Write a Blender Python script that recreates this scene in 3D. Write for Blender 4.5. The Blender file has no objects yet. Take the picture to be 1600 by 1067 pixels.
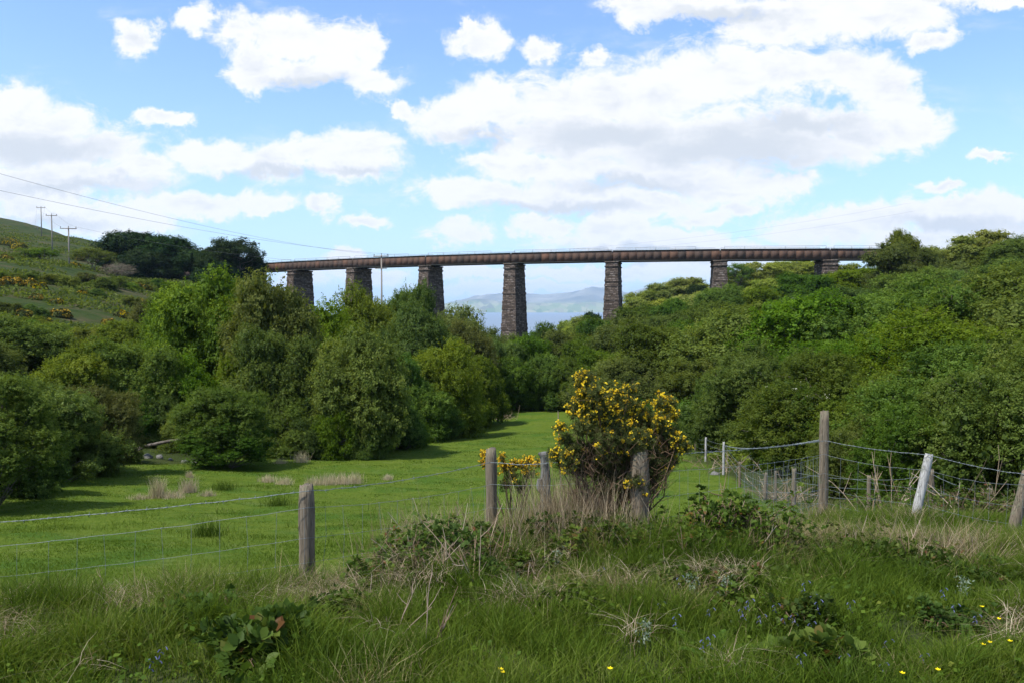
import bpy, math, random
import numpy as np
from mathutils import Vector, Matrix

random.seed(7)
RNG = np.random.default_rng(11)
SC = bpy.context.scene
COL = SC.collection
F = 1256.0            # focal length in photograph pixels (1600 wide)
PITCH = math.atan((533.5 - 482) / F)

# ------------------------------------------------------------------ camera, sky, sun, exposure
cd = bpy.data.cameras.new('camera')
cam = bpy.data.objects.new('camera', cd)
COL.objects.link(cam)
cd.sensor_width = 36.0
cd.lens = F / 1600 * 36.0
cd.clip_start = 0.05
cd.clip_end = 80000
cam.location = (0, 0, 0)
cam.rotation_euler = (math.pi / 2 - PITCH, 0, 0)
SC.camera = cam

SUN_EL = math.radians(57)
SUN_VEC = Vector((-0.84 * math.cos(SUN_EL), -0.54 * math.cos(SUN_EL), math.sin(SUN_EL))).normalized()
SUN_AZ = math.atan2(SUN_VEC.x, SUN_VEC.y)
sd = bpy.data.lights.new('sun', 'SUN')
sd.energy = 4.6
sd.angle = math.radians(0.6)
sd.color = (1.0, 0.955, 0.88)
sun = bpy.data.objects.new('sun', sd)
COL.objects.link(sun)
sun.rotation_euler = SUN_VEC.to_track_quat('Z', 'Y').to_euler()

SC.view_settings.view_transform = 'Standard'
SC.view_settings.look = 'None'
SC.view_settings.gamma = 1
SC.view_settings.exposure = 0.3
SC.view_settings.use_curve_mapping = False
SC.cycles.max_bounces = 6
SC.cycles.diffuse_bounces = 3
SC.cycles.transmission_bounces = 4
SC.cycles.glossy_bounces = 2
SC.cycles.volume_bounces = 1
SC.cycles.transparent_max_bounces = 8
SC.cycles.use_denoising = True
SC.cycles.use_light_tree = False


class NT:
    """tiny helper for node trees"""
    def __init__(s, tree):
        s.t = tree; s.n = tree.nodes; s.l = tree.links
    def new(s, typ, **kw):
        nd = s.n.new(typ)
        for k, v in kw.items():
            setattr(nd, k, v)
        return nd
    def put(s, sock, v):
        if isinstance(v, bpy.types.NodeSocket):
            s.l.new(v, sock)
        elif v is not None:
            sock.default_value = v
    def math(s, op, a, b=None, c=None, clamp=False):
        nd = s.n.new('ShaderNodeMath'); nd.operation = op; nd.use_clamp = clamp
        s.put(nd.inputs[0], a); s.put(nd.inputs[1], b)
        if c is not None: s.put(nd.inputs[2], c)
        return nd.outputs[0]
    def vmath(s, op, a, b=None, c=None):
        nd = s.n.new('ShaderNodeVectorMath'); nd.operation = op
        s.put(nd.inputs[0], a)
        if b is not None: s.put(nd.inputs[1], b)
        if c is not None: s.put(nd.inputs[2], c)
        return nd.outputs['Value'] if op in ('LENGTH', 'DOT_PRODUCT', 'DISTANCE') else nd.outputs[0]
    def noise(s, vec, scale, detail=4, rough=0.55, dist=0.0, out='Fac'):
        nd = s.n.new('ShaderNodeTexNoise')
        if vec is not None: s.l.new(vec, nd.inputs['Vector'])
        nd.inputs['Scale'].default_value = scale; nd.inputs['Detail'].default_value = detail
        nd.inputs['Roughness'].default_value = rough; nd.inputs['Distortion'].default_value = dist
        return nd.outputs[out]
    def ramp(s, fac, stops, interp='LINEAR'):
        nd = s.n.new('ShaderNodeValToRGB'); nd.color_ramp.interpolation = interp
        els = nd.color_ramp.elements
        while len(els) > len(stops): els.remove(els[-1])
        while len(els) < len(stops): els.new(0.5)
        for e, (p, c) in zip(els, stops):
            e.position = p
            e.color = c if len(c) == 4 else (*c, 1)
        s.put(nd.inputs[0], fac)
        return nd.outputs[0]
    def mix(s, fac, a, b, typ='MIX'):
        nd = s.n.new('ShaderNodeMix'); nd.data_type = 'RGBA'; nd.blend_type = typ
        def c4(v): return (*v, 1) if isinstance(v, tuple) and len(v) == 3 else v
        s.put(nd.inputs[0], fac); s.put(nd.inputs[6], c4(a)); s.put(nd.inputs[7], c4(b))
        return nd.outputs[2]
    def smooth(s, v, a, b):
        nd = s.n.new('ShaderNodeMapRange'); nd.interpolation_type = 'SMOOTHSTEP'
        s.put(nd.inputs[0], v); nd.inputs[1].default_value = a; nd.inputs[2].default_value = b
        return nd.outputs[0]


world = bpy.data.worlds.new('World')
SC.world = world
world.use_nodes = True
world.cycles.sampling_method = 'MANUAL'
world.cycles.sample_map_resolution = 512


def build_sky():
    w = NT(world.node_tree)
    w.n.clear()
    out = w.new('ShaderNodeOutputWorld')
    bg = w.new('ShaderNodeBackground')
    bg.inputs['Strength'].default_value = 0.088
    sky = w.new('ShaderNodeTexSky', sky_type='NISHITA', sun_disc=False)
    sky.sun_elevation = SUN_EL
    sky.sun_rotation = SUN_AZ
    sky.altitude = 50
    sky.air_density = 1.0; sky.dust_density = 0.6; sky.ozone_density = 1.2
    tc = w.new('ShaderNodeTexCoord')
    d = tc.outputs['Generated']
    sep = w.new('ShaderNodeSeparateXYZ'); w.l.new(d, sep.inputs[0])
    x, y, z = sep.outputs
    # a flat layer seen in perspective: u = x/y, v = z/y in front; other directions get noise clouds
    yy = w.math('MAXIMUM', y, 0.15)
    u = w.math('DIVIDE', x, yy); v = w.math('DIVIDE', z, yy)
    comb = w.new('ShaderNodeCombineXYZ'); w.l.new(u, comb.inputs[0]); w.l.new(v, comb.inputs[1])
    uv = comb.outputs[0]
    n1 = w.noise(uv, 9.0, 5, 0.6, out='Color')
    n2 = w.noise(uv, 34.0, 5, 0.65, out='Color')
    off = w.vmath('MULTIPLY_ADD', n1, (0.095, 0.06, 0), (-0.0475, -0.03, 0))
    off2 = w.vmath('MULTIPLY_ADD', n2, (0.042, 0.032, 0), (-0.021, -0.016, 0))
    uvd = w.vmath('ADD', w.vmath('ADD', uv, off), off2)
    # cloud lobes, centre and half size in photograph pixels
    blobs = [
        (228, 60, 30, 26), (318, 38, 34, 24), (300, 30, 16, 12), (385, 62, 48, 34), (450, 60, 62, 36), (525, 72, 62, 42), (585, 75, 30, 34),
        (400, 105, 50, 34), (480, 115, 70, 22), (585, 130, 52, 24),
        (262, 188, 42, 12), (748, 62, 50, 34), (730, 40, 20, 16), (845, 84, 34, 22), (925, 92, 32, 14), (640, 170, 32, 16),
        (30, 180, 70, 46), (90, 205, 80, 46), (160, 230, 70, 34), (30, 225, 110, 34), (215, 262, 60, 20), (100, 275, 180, 34),
        (60, 320, 120, 36), (140, 335, 80, 34), (320, 318, 130, 22), (410, 326, 46, 13), (500, 325, 30, 17), (300, 242, 45, 26), (360, 245, 60, 26),
        (440, 258, 60, 30), (500, 235, 50, 28), (570, 232, 62, 30), (560, 258, 60, 34), (570, 345, 42, 9), (545, 400, 40, 12),
        (700, 195, 60, 38), (770, 180, 80, 42), (860, 165, 90, 44), (950, 150, 90, 48), (1040, 140, 90, 50), (1130, 125, 90, 50),
        (1220, 115, 90, 48), (1310, 115, 80, 42), (1370, 140, 60, 52), (1410, 190, 62, 36), (1340, 215, 90, 40), (1240, 220, 110, 50),
        (1120, 225, 140, 60), (1000, 215, 130, 60), (880, 215, 110, 52), (770, 252, 60, 16), (860, 265, 130, 24), (1040, 275, 160, 30),
        (760, 305, 130, 26), (880, 310, 130, 30), (1010, 320, 110, 26), (1150, 300, 110, 26), (1230, 290, 50, 20),
        (720, 365, 46, 20), (850, 358, 60, 16), (950, 360, 70, 22), (1100, 345, 60, 12), (1150, 332, 36, 14), (1020, 380, 180, 22),
        (1060, 20, 110, 22), (1000, 10, 60, 12), (1180, 50, 80, 30), (1260, 30, 130, 40), (1380, 30, 110, 34), (1450, 72, 40, 16), (1540, 8, 90, 18), (1450, 5, 90, 20),
        (1540, 243, 36, 8), (1460, 290, 42, 10), (1360, 340, 80, 20), (1450, 345, 110, 34), (1550, 345, 110, 38), (1500, 325, 90, 20), (1300, 365, 110, 26),
        (1500, 385, 200, 30), (800, 450, 170, 10), (950, 425, 170, 14), (740, 425, 60, 12), (580, 430, 70, 16), (480, 435, 50, 20), (1060, 420, 80, 20),
        (1650, 360, 90, 60), (-60, 260, 90, 70), (-60, 330, 90, 50), (180, 345, 110, 20), (20, 290, 120, 40), (1180, 395, 110, 18),
        # further lobes out of the frame
        (1850, 200, 140, 60), (2100, 320, 220, 70), (-300, 150, 160, 60), (-450, 330, 200, 60), (300, -220, 160, 60), (1100, -260, 240, 80), (700, -420, 260, 70), (1900, -100, 160, 70), (-300, -200, 180, 80),
    ]
    m = None
    for bx, by, a, b in blobs:
        cu = (bx - 800) / F; cv = (482 - by) / F; ia = F / (a * 1.0); ib = F / (b * 1.04)
        q = w.vmath('MULTIPLY_ADD', uvd, (ia, ib, 0), (-cu * ia, -cv * ib, 0))
        ln = w.vmath('LENGTH', q)
        if m is None: m = ln
        else:
            nd = w.n.new('ShaderNodeMath'); nd.operation = 'SMOOTH_MIN'
            w.l.new(m, nd.inputs[0]); w.l.new(ln, nd.inputs[1]); nd.inputs[2].default_value = 0.22
            m = nd.outputs[0]
    fine = w.noise(uv, 60.0, 6, 0.7)
    wisp = w.noise(w.vmath('MULTIPLY', uv, (1, 1.8, 1)), 17.0, 7, 0.68, 0.6)
    mm = w.math('ADD', m, w.math('MULTIPLY_ADD', fine, 0.6, -0.3))
    ms = w.math('ADD', mm, w.math('MULTIPLY_ADD', wisp, 2.1, -1.05))
    hard = w.smooth(mm, 1.12, 0.80)
    soft = w.smooth(ms, 1.32, 0.62)
    pick = w.math('MULTIPLY_ADD', w.smooth(w.noise(uv, 6.5, 3, 0.6), 0.34, 0.58), 0.7, 0.3)
    mask_front = w.math('ADD', w.math('MULTIPLY', hard, w.math('SUBTRACT', 1.0, pick)), w.math('MULTIPLY', soft, pick))
    mask_front = w.math('MAXIMUM', mask_front, w.math('MULTIPLY', w.smooth(m, 0.75, 0.35), 1.0))
    # thin veils low over the horizon and around the big clouds
    comb2 = w.new('ShaderNodeCombineXYZ'); w.l.new(w.math('MULTIPLY', u, 1.0), comb2.inputs[0]); w.l.new(w.math('MULTIPLY', v, 3.2), comb2.inputs[1])
    veil = w.noise(comb2.outputs[0], 5.5, 7, 0.62, 0.3)
    veilm = w.math('MULTIPLY', w.smooth(veil, 0.52, 0.8), w.smooth(mm, 2.6, 0.9))
    # clouds in every other direction
    zz = w.math('ADD', w.math('ABSOLUTE', z), 0.12)
    comb3 = w.new('ShaderNodeCombineXYZ')
    w.l.new(w.math('DIVIDE', x, zz), comb3.inputs[0]); w.l.new(w.math('DIVIDE', y, zz), comb3.inputs[1])
    nb = w.noise(comb3.outputs[0], 1.1, 7, 0.58, 0.2)
    back = w.smooth(nb, 0.5, 0.62)
    front = w.smooth(y, 0.25, 0.5)
    mask = w.math('ADD', w.math('MULTIPLY', mask_front, front), w.math('MULTIPLY', back, w.math('SUBTRACT', 1.0, front)))
    mask = w.math('MAXIMUM', mask, w.math('MULTIPLY', veilm, 0.6))
    # cloud thickness: greyer where the cloud is deep and towards its flat base
    big = w.noise(comb2.outputs[0], 7.0, 5, 0.6)
    thick = w.smooth(mm, 0.75, 0.1)
    greys = None
    for bx, by, a, b in [(1130, 235, 190, 34), (940, 215, 130, 24), (60, 232, 110, 22), (80, 292, 160, 14), (470, 128, 70, 12), (1240, 205, 110, 20), (880, 330, 130, 12), (450, 275, 90, 10), (1480, 355, 110, 14), (1140, 30, 90, 12), (60, 350, 110, 12), (1000, 290, 120, 14), (560, 275, 50, 9), (1000, 400, 200, 12), (760, 218, 70, 12)]:
        cu = (bx - 800) / F; cv = (482 - by) / F; ia = F / a; ib = F / b
        q = w.vmath('MULTIPLY_ADD', uvd, (ia, ib, 0), (-cu * ia, -cv * ib, 0))
        ln = w.vmath('LENGTH', q)
        if greys is None: greys = ln
        else: greys = w.math('MINIMUM', greys, ln)
    g = w.math('MULTIPLY', w.smooth(w.math('ADD', greys, w.math('MULTIPLY_ADD', big, 2.0, -1.0)), 1.6, 0.3), 0.75)
    g2 = w.math('MULTIPLY', w.smooth(w.math('ADD', w.math('MULTIPLY', big, .6), w.math('MULTIPLY', wisp, .4)), 0.42, 0.66), thick)
    gg = w.math('MAXIMUM', g, w.math('MULTIPLY', g2, 0.6))
    cl = w.mix(gg, (9.7, 9.75, 9.9), (6.0, 6.6, 7.4))
    skyc = w.mix(1.0, sky.outputs[0], (1.75, 1.98, 2.35), 'MULTIPLY')
    # paler towards the horizon where the air is long
    pale = w.smooth(z, 0.32, -0.02)
    skyc = w.mix(w.math('MULTIPLY', pale, 0.55), skyc, (4.9, 6.9, 9.0))
    res = w.mix(mask, skyc, cl)
    w.l.new(res, bg.inputs['Color'])
    w.l.new(bg.outputs[0], out.inputs['Surface'])
build_sky()


# ------------------------------------------------------------------ object helpers
def tag(o, label=None, cat=None, group=None, kind=None):
    if label: o['label'] = label
    if cat: o['category'] = cat
    if group: o['group'] = group
    if kind: o['kind'] = kind
    return o

def link(o, parent=None):
    COL.objects.link(o)
    if parent is not None: o.parent = parent
    return o

def empty(name, loc, rz=0.0):
    o = bpy.data.objects.new(name, None)
    o.location = loc; o.rotation_euler = (0, 0, rz)
    o.empty_display_size = 0.2
    return link(o)

def mesh_obj(name, V, Q, mats, parent=None, tint=None, smooth=False, mi=None, uv=None):
    """V (n,3), Q (m,4) quads or (m,3) tris"""
    V = np.asarray(V, dtype=np.float32).reshape(-1, 3); Q = np.asarray(Q, dtype=np.int32)
    k = Q.shape[1]
    me = bpy.data.meshes.new(name)
    me.vertices.add(len(V)); me.vertices.foreach_set('co', V.ravel())
    me.loops.add(Q.size); me.loops.foreach_set('vertex_index', Q.ravel())
    me.polygons.add(len(Q)); me.polygons.foreach_set('loop_start', np.arange(0, Q.size, k, dtype=np.int32))
    me.polygons.foreach_set('loop_total', np.full(len(Q), k, dtype=np.int32))
    if smooth: me.polygons.foreach_set('use_smooth', np.ones(len(Q), dtype=bool))
    if mi is not None: me.polygons.foreach_set('material_index', np.asarray(mi, dtype=np.int32))
    if tint is not None:
        a = me.attributes.new('tint', 'FLOAT', 'POINT'); a.data.foreach_set('value', np.asarray(tint, dtype=np.float32))
    if uv is not None:
        l = me.uv_layers.new(name='UVMap'); l.data.foreach_set('uv', np.asarray(uv, dtype=np.float32).ravel())
    me.update(calc_edges=True)
    for m in (mats if isinstance(mats, (list, tuple)) else [mats]): me.materials.append(m)
    o = bpy.data.objects.new(name, me)
    return link(o, parent)


class Geo:
    """collects quads; build() links one mesh"""
    def __init__(s): s.V = []; s.Q = []; s.T = []; s.M = []; s.n = 0
    def add(s, V, Q, tint=0.5, m=0):
        V = np.asarray(V, dtype=np.float32).reshape(-1, 3); Q = np.asarray(Q, dtype=np.int32)
        if Q.shape[1] == 3: Q = np.hstack([Q, Q[:, 2:3]])
        s.V.append(V); s.Q.append(Q + s.n); s.n += len(V)
        s.T.append(np.broadcast_to(np.asarray(tint, dtype=np.float32), (len(V),)).copy()); s.M.append(np.full(len(Q), m))
        return s
    def tube(s, pts, rad, seg=6, tint=0.5, cap=True, m=0):
        pts = np.asarray(pts, dtype=float); n = len(pts)
        rad = np.broadcast_to(np.asarray(rad, dtype=float), (n,))
        T = np.gradient(pts, axis=0); T /= np.linalg.norm(T, axis=1)[:, None] + 1e-9
        ref = np.array([0, 0, 1.0]) if abs(T[:, 2]).mean() < 0.85 else np.array([1.0, 0, 0])
        A = np.cross(T, ref); A /= np.linalg.norm(A, axis=1)[:, None] + 1e-9
        B = np.cross(T, A)
        an = np.arange(seg) / seg * 2 * math.pi
        V = pts[:, None, :] + rad[:, None, None] * (np.cos(an)[None, :, None] * A[:, None, :] + np.sin(an)[None, :, None] * B[:, None, :])
        V = V.reshape(-1, 3); Q = []
        for i in range(n - 1):
            for j in range(seg):
                k = (j + 1) % seg
                Q.append((i * seg + j, i * seg + k, (i + 1) * seg + k, (i + 1) * seg + j))
        if cap:
            c0 = len(V); V = np.vstack([V, pts[:1], pts[-1:]])
            for j in range(seg):
                k = (j + 1) % seg
                Q.append((c0, k, j, j)); Q.append((c0 + 1, (n - 1) * seg + j, (n - 1) * seg + k, (n - 1) * seg + k))
        return s.add(V, Q, tint, m)
    def box(s, c, size, R=None, tint=0.5, m=0, taper=1.0):
        sx, sy, sz = [k / 2 for k in size]
        V = np.array([[x * sx * (taper if z > 0 else 1), y * sy * (taper if z > 0 else 1), z * sz] for z in (-1, 1) for y in (-1, 1) for x in (-1, 1)], dtype=float)
        if R is not None: V = V @ np.array(R).T
        V += np.asarray(c)
        Q = [(0, 2, 3, 1), (4, 5, 7, 6), (0, 1, 5, 4), (2, 6, 7, 3), (0, 4, 6, 2), (1, 3, 7, 5)]
        return s.add(V, Q, tint, m)
    def build(s, name, mats, parent=None, smooth=False):
        V = np.vstack(s.V); Q = np.vstack(s.Q)
        tri = Q[:, 2] == Q[:, 3]
        M = np.concatenate(s.M); T = np.concatenate(s.T)
        if not tri.any(): return mesh_obj(name, V, Q, mats, parent, T, smooth, M)
        # mixed: write loops by hand
        me = bpy.data.meshes.new(name)
        cnt = np.where(tri, 3, 4).astype(np.int32)
        keep = np.ones(Q.shape, bool); keep[tri, 3] = False
        loops = Q[keep]; start = np.concatenate([[0], np.cumsum(cnt)[:-1]]).astype(np.int32)
        me.vertices.add(len(V)); me.vertices.foreach_set('co', V.astype(np.float32).ravel())
        me.loops.add(len(loops)); me.loops.foreach_set('vertex_index', loops.astype(np.int32))
        me.polygons.add(len(Q)); me.polygons.foreach_set('loop_start', start); me.polygons.foreach_set('loop_total', cnt)
        me.polygons.foreach_set('material_index', M.astype(np.int32))
        if smooth: me.polygons.foreach_set('use_smooth', np.ones(len(Q), dtype=bool))
        a = me.attributes.new('tint', 'FLOAT', 'POINT'); a.data.foreach_set('value', T.astype(np.float32))
        me.update(calc_edges=True)
        for m in (mats if isinstance(mats, (list, tuple)) else [mats]): me.materials.append(m)
        return link(bpy.data.objects.new(name, me), parent)


def ray(px, py):
    a = (px - 800) / F; b = (533.5 - py) / F
    dy = math.cos(PITCH) + b * math.sin(PITCH)
    dz = -math.sin(PITCH) + b * math.cos(PITCH)
    return a / dy, dz / dy

def P(px, py, D):
    u, v = ray(px, py)
    return np.array([u * D, D, v * D])


def copy_thing(root, parts):
    r = root.copy(); COL.objects.link(r)
    for p in parts:
        c = p.copy(); COL.objects.link(c); c.parent = r
    return r


# ------------------------------------------------------------------ materials
def mat(name):
    m = bpy.data.materials.new(name); m.use_nodes = True
    t = NT(m.node_tree); t.n.clear()
    return m, t

def finish(t, shader):
    o = t.new('ShaderNodeOutputMaterial'); t.l.new(shader, o.inputs['Surface'])

def principled(t, col, rough=0.8, bump=None, spec=0.3, metal=0.0, bstr=0.3, bdist=0.02):
    b = t.new('ShaderNodeBsdfPrincipled')
    t.put(b.inputs['Base Color'], (*col, 1) if isinstance(col, tuple) and len(col) == 3 else col)
    t.put(b.inputs['Roughness'], rough); b.inputs['Specular IOR Level'].default_value = spec
    b.inputs['Metallic'].default_value = metal
    if bump is not None:
        bn = t.new('ShaderNodeBump'); bn.inputs['Strength'].default_value = bstr; bn.inputs['Distance'].default_value = bdist
        t.l.new(bump, bn.inputs['Height']); t.l.new(bn.outputs[0], b.inputs['Normal'])
    return b.outputs[0]

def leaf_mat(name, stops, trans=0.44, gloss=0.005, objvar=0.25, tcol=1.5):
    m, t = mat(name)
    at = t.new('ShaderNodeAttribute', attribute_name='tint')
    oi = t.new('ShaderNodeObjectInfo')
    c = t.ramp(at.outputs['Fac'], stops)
    hs = t.new('ShaderNodeHueSaturation')
    r = oi.outputs['Random']
    t.l.new(t.math('MULTIPLY_ADD', r, 0.05 * objvar / 0.25, 0.5 - 0.025 * objvar / 0.25), hs.inputs['Hue'])
    t.l.new(t.math('MULTIPLY_ADD', t.math('FRACT', t.math('MULTIPLY', r, 7.31)), 2 * objvar, 1 - objvar), hs.inputs['Value'])
    t.l.new(t.math('MULTIPLY_ADD', t.math('FRACT', t.math('MULTIPLY', r, 3.7)), objvar * 0.8, 1 - 0.4 * objvar), hs.inputs['Saturation'])
    t.l.new(c, hs.inputs['Color']); c = hs.outputs[0]
    d = t.new('ShaderNodeBsdfDiffuse'); t.l.new(c, d.inputs['Color'])
    tr = t.new('ShaderNodeBsdfTranslucent')
    t.l.new(t.mix(1.0, c, (tcol, tcol * 0.93, tcol * 0.45), 'MULTIPLY'), tr.inputs['Color'])
    a = t.new('ShaderNodeMixShader'); a.inputs[0].default_value = trans
    t.l.new(d.outputs[0], a.inputs[1]); t.l.new(tr.outputs[0], a.inputs[2])
    g = t.new('ShaderNodeBsdfGlossy'); g.inputs['Roughness'].default_value = 0.45; g.inputs['Color'].default_value = (0.8, 0.85, 0.8, 1)
    b = t.new('ShaderNodeMixShader'); b.inputs[0].default_value = gloss
    t.l.new(a.outputs[0], b.inputs[1]); t.l.new(g.outputs[0], b.inputs[2])
    finish(t, b.outputs[0])
    return m

M = {}
M['willow'] = leaf_mat('willow leaves', [(0, (0.058, 0.092, 0.012)), (0.5, (0.118, 0.172, 0.024)), (1, (0.19, 0.245, 0.042))])
M['alder'] = leaf_mat('alder leaves', [(0, (0.045, 0.080, 0.011)), (0.5, (0.094, 0.150, 0.020)), (1, (0.150, 0.21, 0.034))])
M['olive'] = leaf_mat('olive leaves', [(0, (0.062, 0.086, 0.016)), (0.5, (0.122, 0.158, 0.029)), (1, (0.19, 0.225, 0.048))])
M['oak'] = leaf_mat('oak leaves with painted sun', [(0, (0.12, 0.155, 0.026)), (0.5, (0.21, 0.25, 0.048)), (1, (0.32, 0.34, 0.09))], objvar=0.18)  # oak green paled and yellowed to paint in sun between cloud shadows
M['dark'] = leaf_mat('dark evergreen leaves', [(0, (0.012, 0.028, 0.010)), (0.5, (0.022, 0.046, 0.014)), (1, (0.040, 0.070, 0.020))], trans=0.2)
M['twig'] = leaf_mat('grey twigs', [(0, (0.13, 0.10, 0.075)), (0.5, (0.20, 0.165, 0.125)), (1, (0.27, 0.23, 0.18))], trans=0.05, objvar=0.1)
M['blossom'] = leaf_mat('leaves and pale blossom', [(0, (0.028, 0.055, 0.012)), (0.5, (0.055, 0.10, 0.018)), (0.93, (0.09, 0.13, 0.03)), (0.95, (0.42, 0.45, 0.34)), (1, (0.5, 0.52, 0.42))])
M['gorse'] = leaf_mat('gorse spines', [(0, (0.060, 0.050, 0.022)), (0.35, (0.055, 0.070, 0.020)), (1, (0.12, 0.145, 0.040))], trans=0.15, objvar=0.1)
M['gorse_flower'] = leaf_mat('gorse petals', [(0, (0.70, 0.36, 0.008)), (0.4, (0.88, 0.60, 0.015)), (1, (0.95, 0.76, 0.05))], trans=0.3, objvar=0.05, tcol=1.0)
M['far_flower'] = leaf_mat('distant gorse petals', [(0, (0.17, 0.105, 0.012)), (0.5, (0.31, 0.21, 0.015)), (1, (0.45, 0.32, 0.02))], trans=0.2, objvar=0.15, tcol=1.0)
M['grass'] = leaf_mat('verge grass', [(0, (0.032, 0.058, 0.007)), (0.45, (0.074, 0.122, 0.011)), (0.8, (0.130, 0.172, 0.022)), (0.9, (0.16, 0.17, 0.06)), (1, (0.36, 0.28, 0.15))], trans=0.3, objvar=0.0)
M['fieldgrass'] = leaf_mat('field grass', [(0, (0.055, 0.095, 0.009)), (0.6, (0.088, 0.142, 0.013)), (1, (0.135, 0.172, 0.022))], trans=0.3, objvar=0.0)
M['straw'] = leaf_mat('dry straw', [(0, (0.12, 0.08, 0.045)), (0.5, (0.27, 0.205, 0.12)), (1, (0.50, 0.42, 0.28))], trans=0.15, objvar=0.12, tcol=1.0)
M['stalk'] = leaf_mat('dead stems', [(0, (0.085, 0.055, 0.032)), (0.5, (0.23, 0.165, 0.10)), (1, (0.46, 0.37, 0.27))], trans=0.0, objvar=0.15)
M['bramble'] = leaf_mat('bramble leaves', [(0, (0.028, 0.050, 0.010)), (0.6, (0.070, 0.115, 0.018)), (0.88, (0.125, 0.165, 0.03)), (1, (0.13, 0.06, 0.025))], trans=0.3, objvar=0.15)
M['fern'] = leaf_mat('fern fronds', [(0, (0.05, 0.10, 0.015)), (1, (0.12, 0.19, 0.03))], trans=0.35, objvar=0.1)
M['bluebell'] = leaf_mat('bluebell petals', [(0, (0.09, 0.10, 0.20)), (1, (0.18, 0.19, 0.34))], trans=0.2, objvar=0.1, tcol=1.0)
M['buttercup'] = leaf_mat('buttercup petals', [(0, (0.85, 0.62, 0.01)), (1, (0.95, 0.78, 0.02))], trans=0.2, objvar=0.0, tcol=1.0)
M['silver'] = leaf_mat('pale silvery leaves', [(0, (0.12, 0.17, 0.10)), (1, (0.26, 0.31, 0.22))], trans=0.2, objvar=0.1, tcol=1.0)

def m_bark():
    m, t = mat('bark')
    tc = t.new('ShaderNodeTexCoord').outputs['Object']
    n = t.noise(tc, 6, 5, 0.65, 0.4)
    finish(t, principled(t, t.ramp(n, [(0.3, (0.05, 0.04, 0.03)), (0.55, (0.12, 0.10, 0.08)), (0.75, (0.24, 0.21, 0.17))]), 0.9, n, bstr=0.6))
    return m
M['bark'] = m_bark()

def m_post(name, a, b, c):
    m, t = mat(name)
    tc = t.new('ShaderNodeTexCoord').outputs['Object']
    st = t.vmath('MULTIPLY', tc, (60, 60, 5))
    n = t.noise(st, 1.0, 6, 0.7, 0.6)
    n2 = t.noise(tc, 5.0, 4, 0.6)
    col = t.ramp(n, [(0.25, a), (0.5, b), (0.78, c)])
    col = t.mix(t.smooth(n2, 0.55, 0.75), col, (0.16, 0.17, 0.10))
    oi = t.new('ShaderNodeObjectInfo')
    # dark splits that run along the grain
    wv = t.noise(t.vmath('MULTIPLY', tc, (45, 45, 1.6)), 1.0, 3, 0.5)
    crack = t.smooth(t.math('ABSOLUTE', t.math('SUBTRACT', wv, 0.5)), 0.03, 0.0)
    col = t.mix(t.math('MULTIPLY', crack, 0.6), col, (0.04, 0.032, 0.025))
    finish(t, principled(t, col, 0.88, t.math('SUBTRACT', n, crack), bstr=0.7, bdist=0.006))
    return m
M['post'] = m_post('weathered post wood', (0.085, 0.065, 0.042), (0.175, 0.14, 0.095), (0.30, 0.25, 0.18))
M['post_pale'] = m_post('silvered post wood', (0.22, 0.21, 0.19), (0.42, 0.41, 0.38), (0.62, 0.61, 0.57))
M['pole'] = m_post('utility pole wood', (0.18, 0.15, 0.12), (0.26, 0.23, 0.19), (0.34, 0.31, 0.27))

def simple(name, c, rough, metal=0.0, spec=0.4):
    m, t = mat(name)
    tc = t.new('ShaderNodeTexCoord').outputs['Object']
    n = t.noise(tc, 30, 3, 0.6)
    finish(t, principled(t, t.mix(t.math('MULTIPLY', n, 0.5), c, tuple(k * 0.6 for k in c)), rough, metal=metal, spec=spec))
    return m
M['wire'] = simple('galvanised wire', (0.23, 0.26, 0.26), 0.6, 0.3)
M['cable'] = simple('aluminium cable', (0.05, 0.055, 0.06), 0.5)
M['insulator'] = simple('glazed insulator', (0.10, 0.07, 0.06), 0.3)

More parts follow.
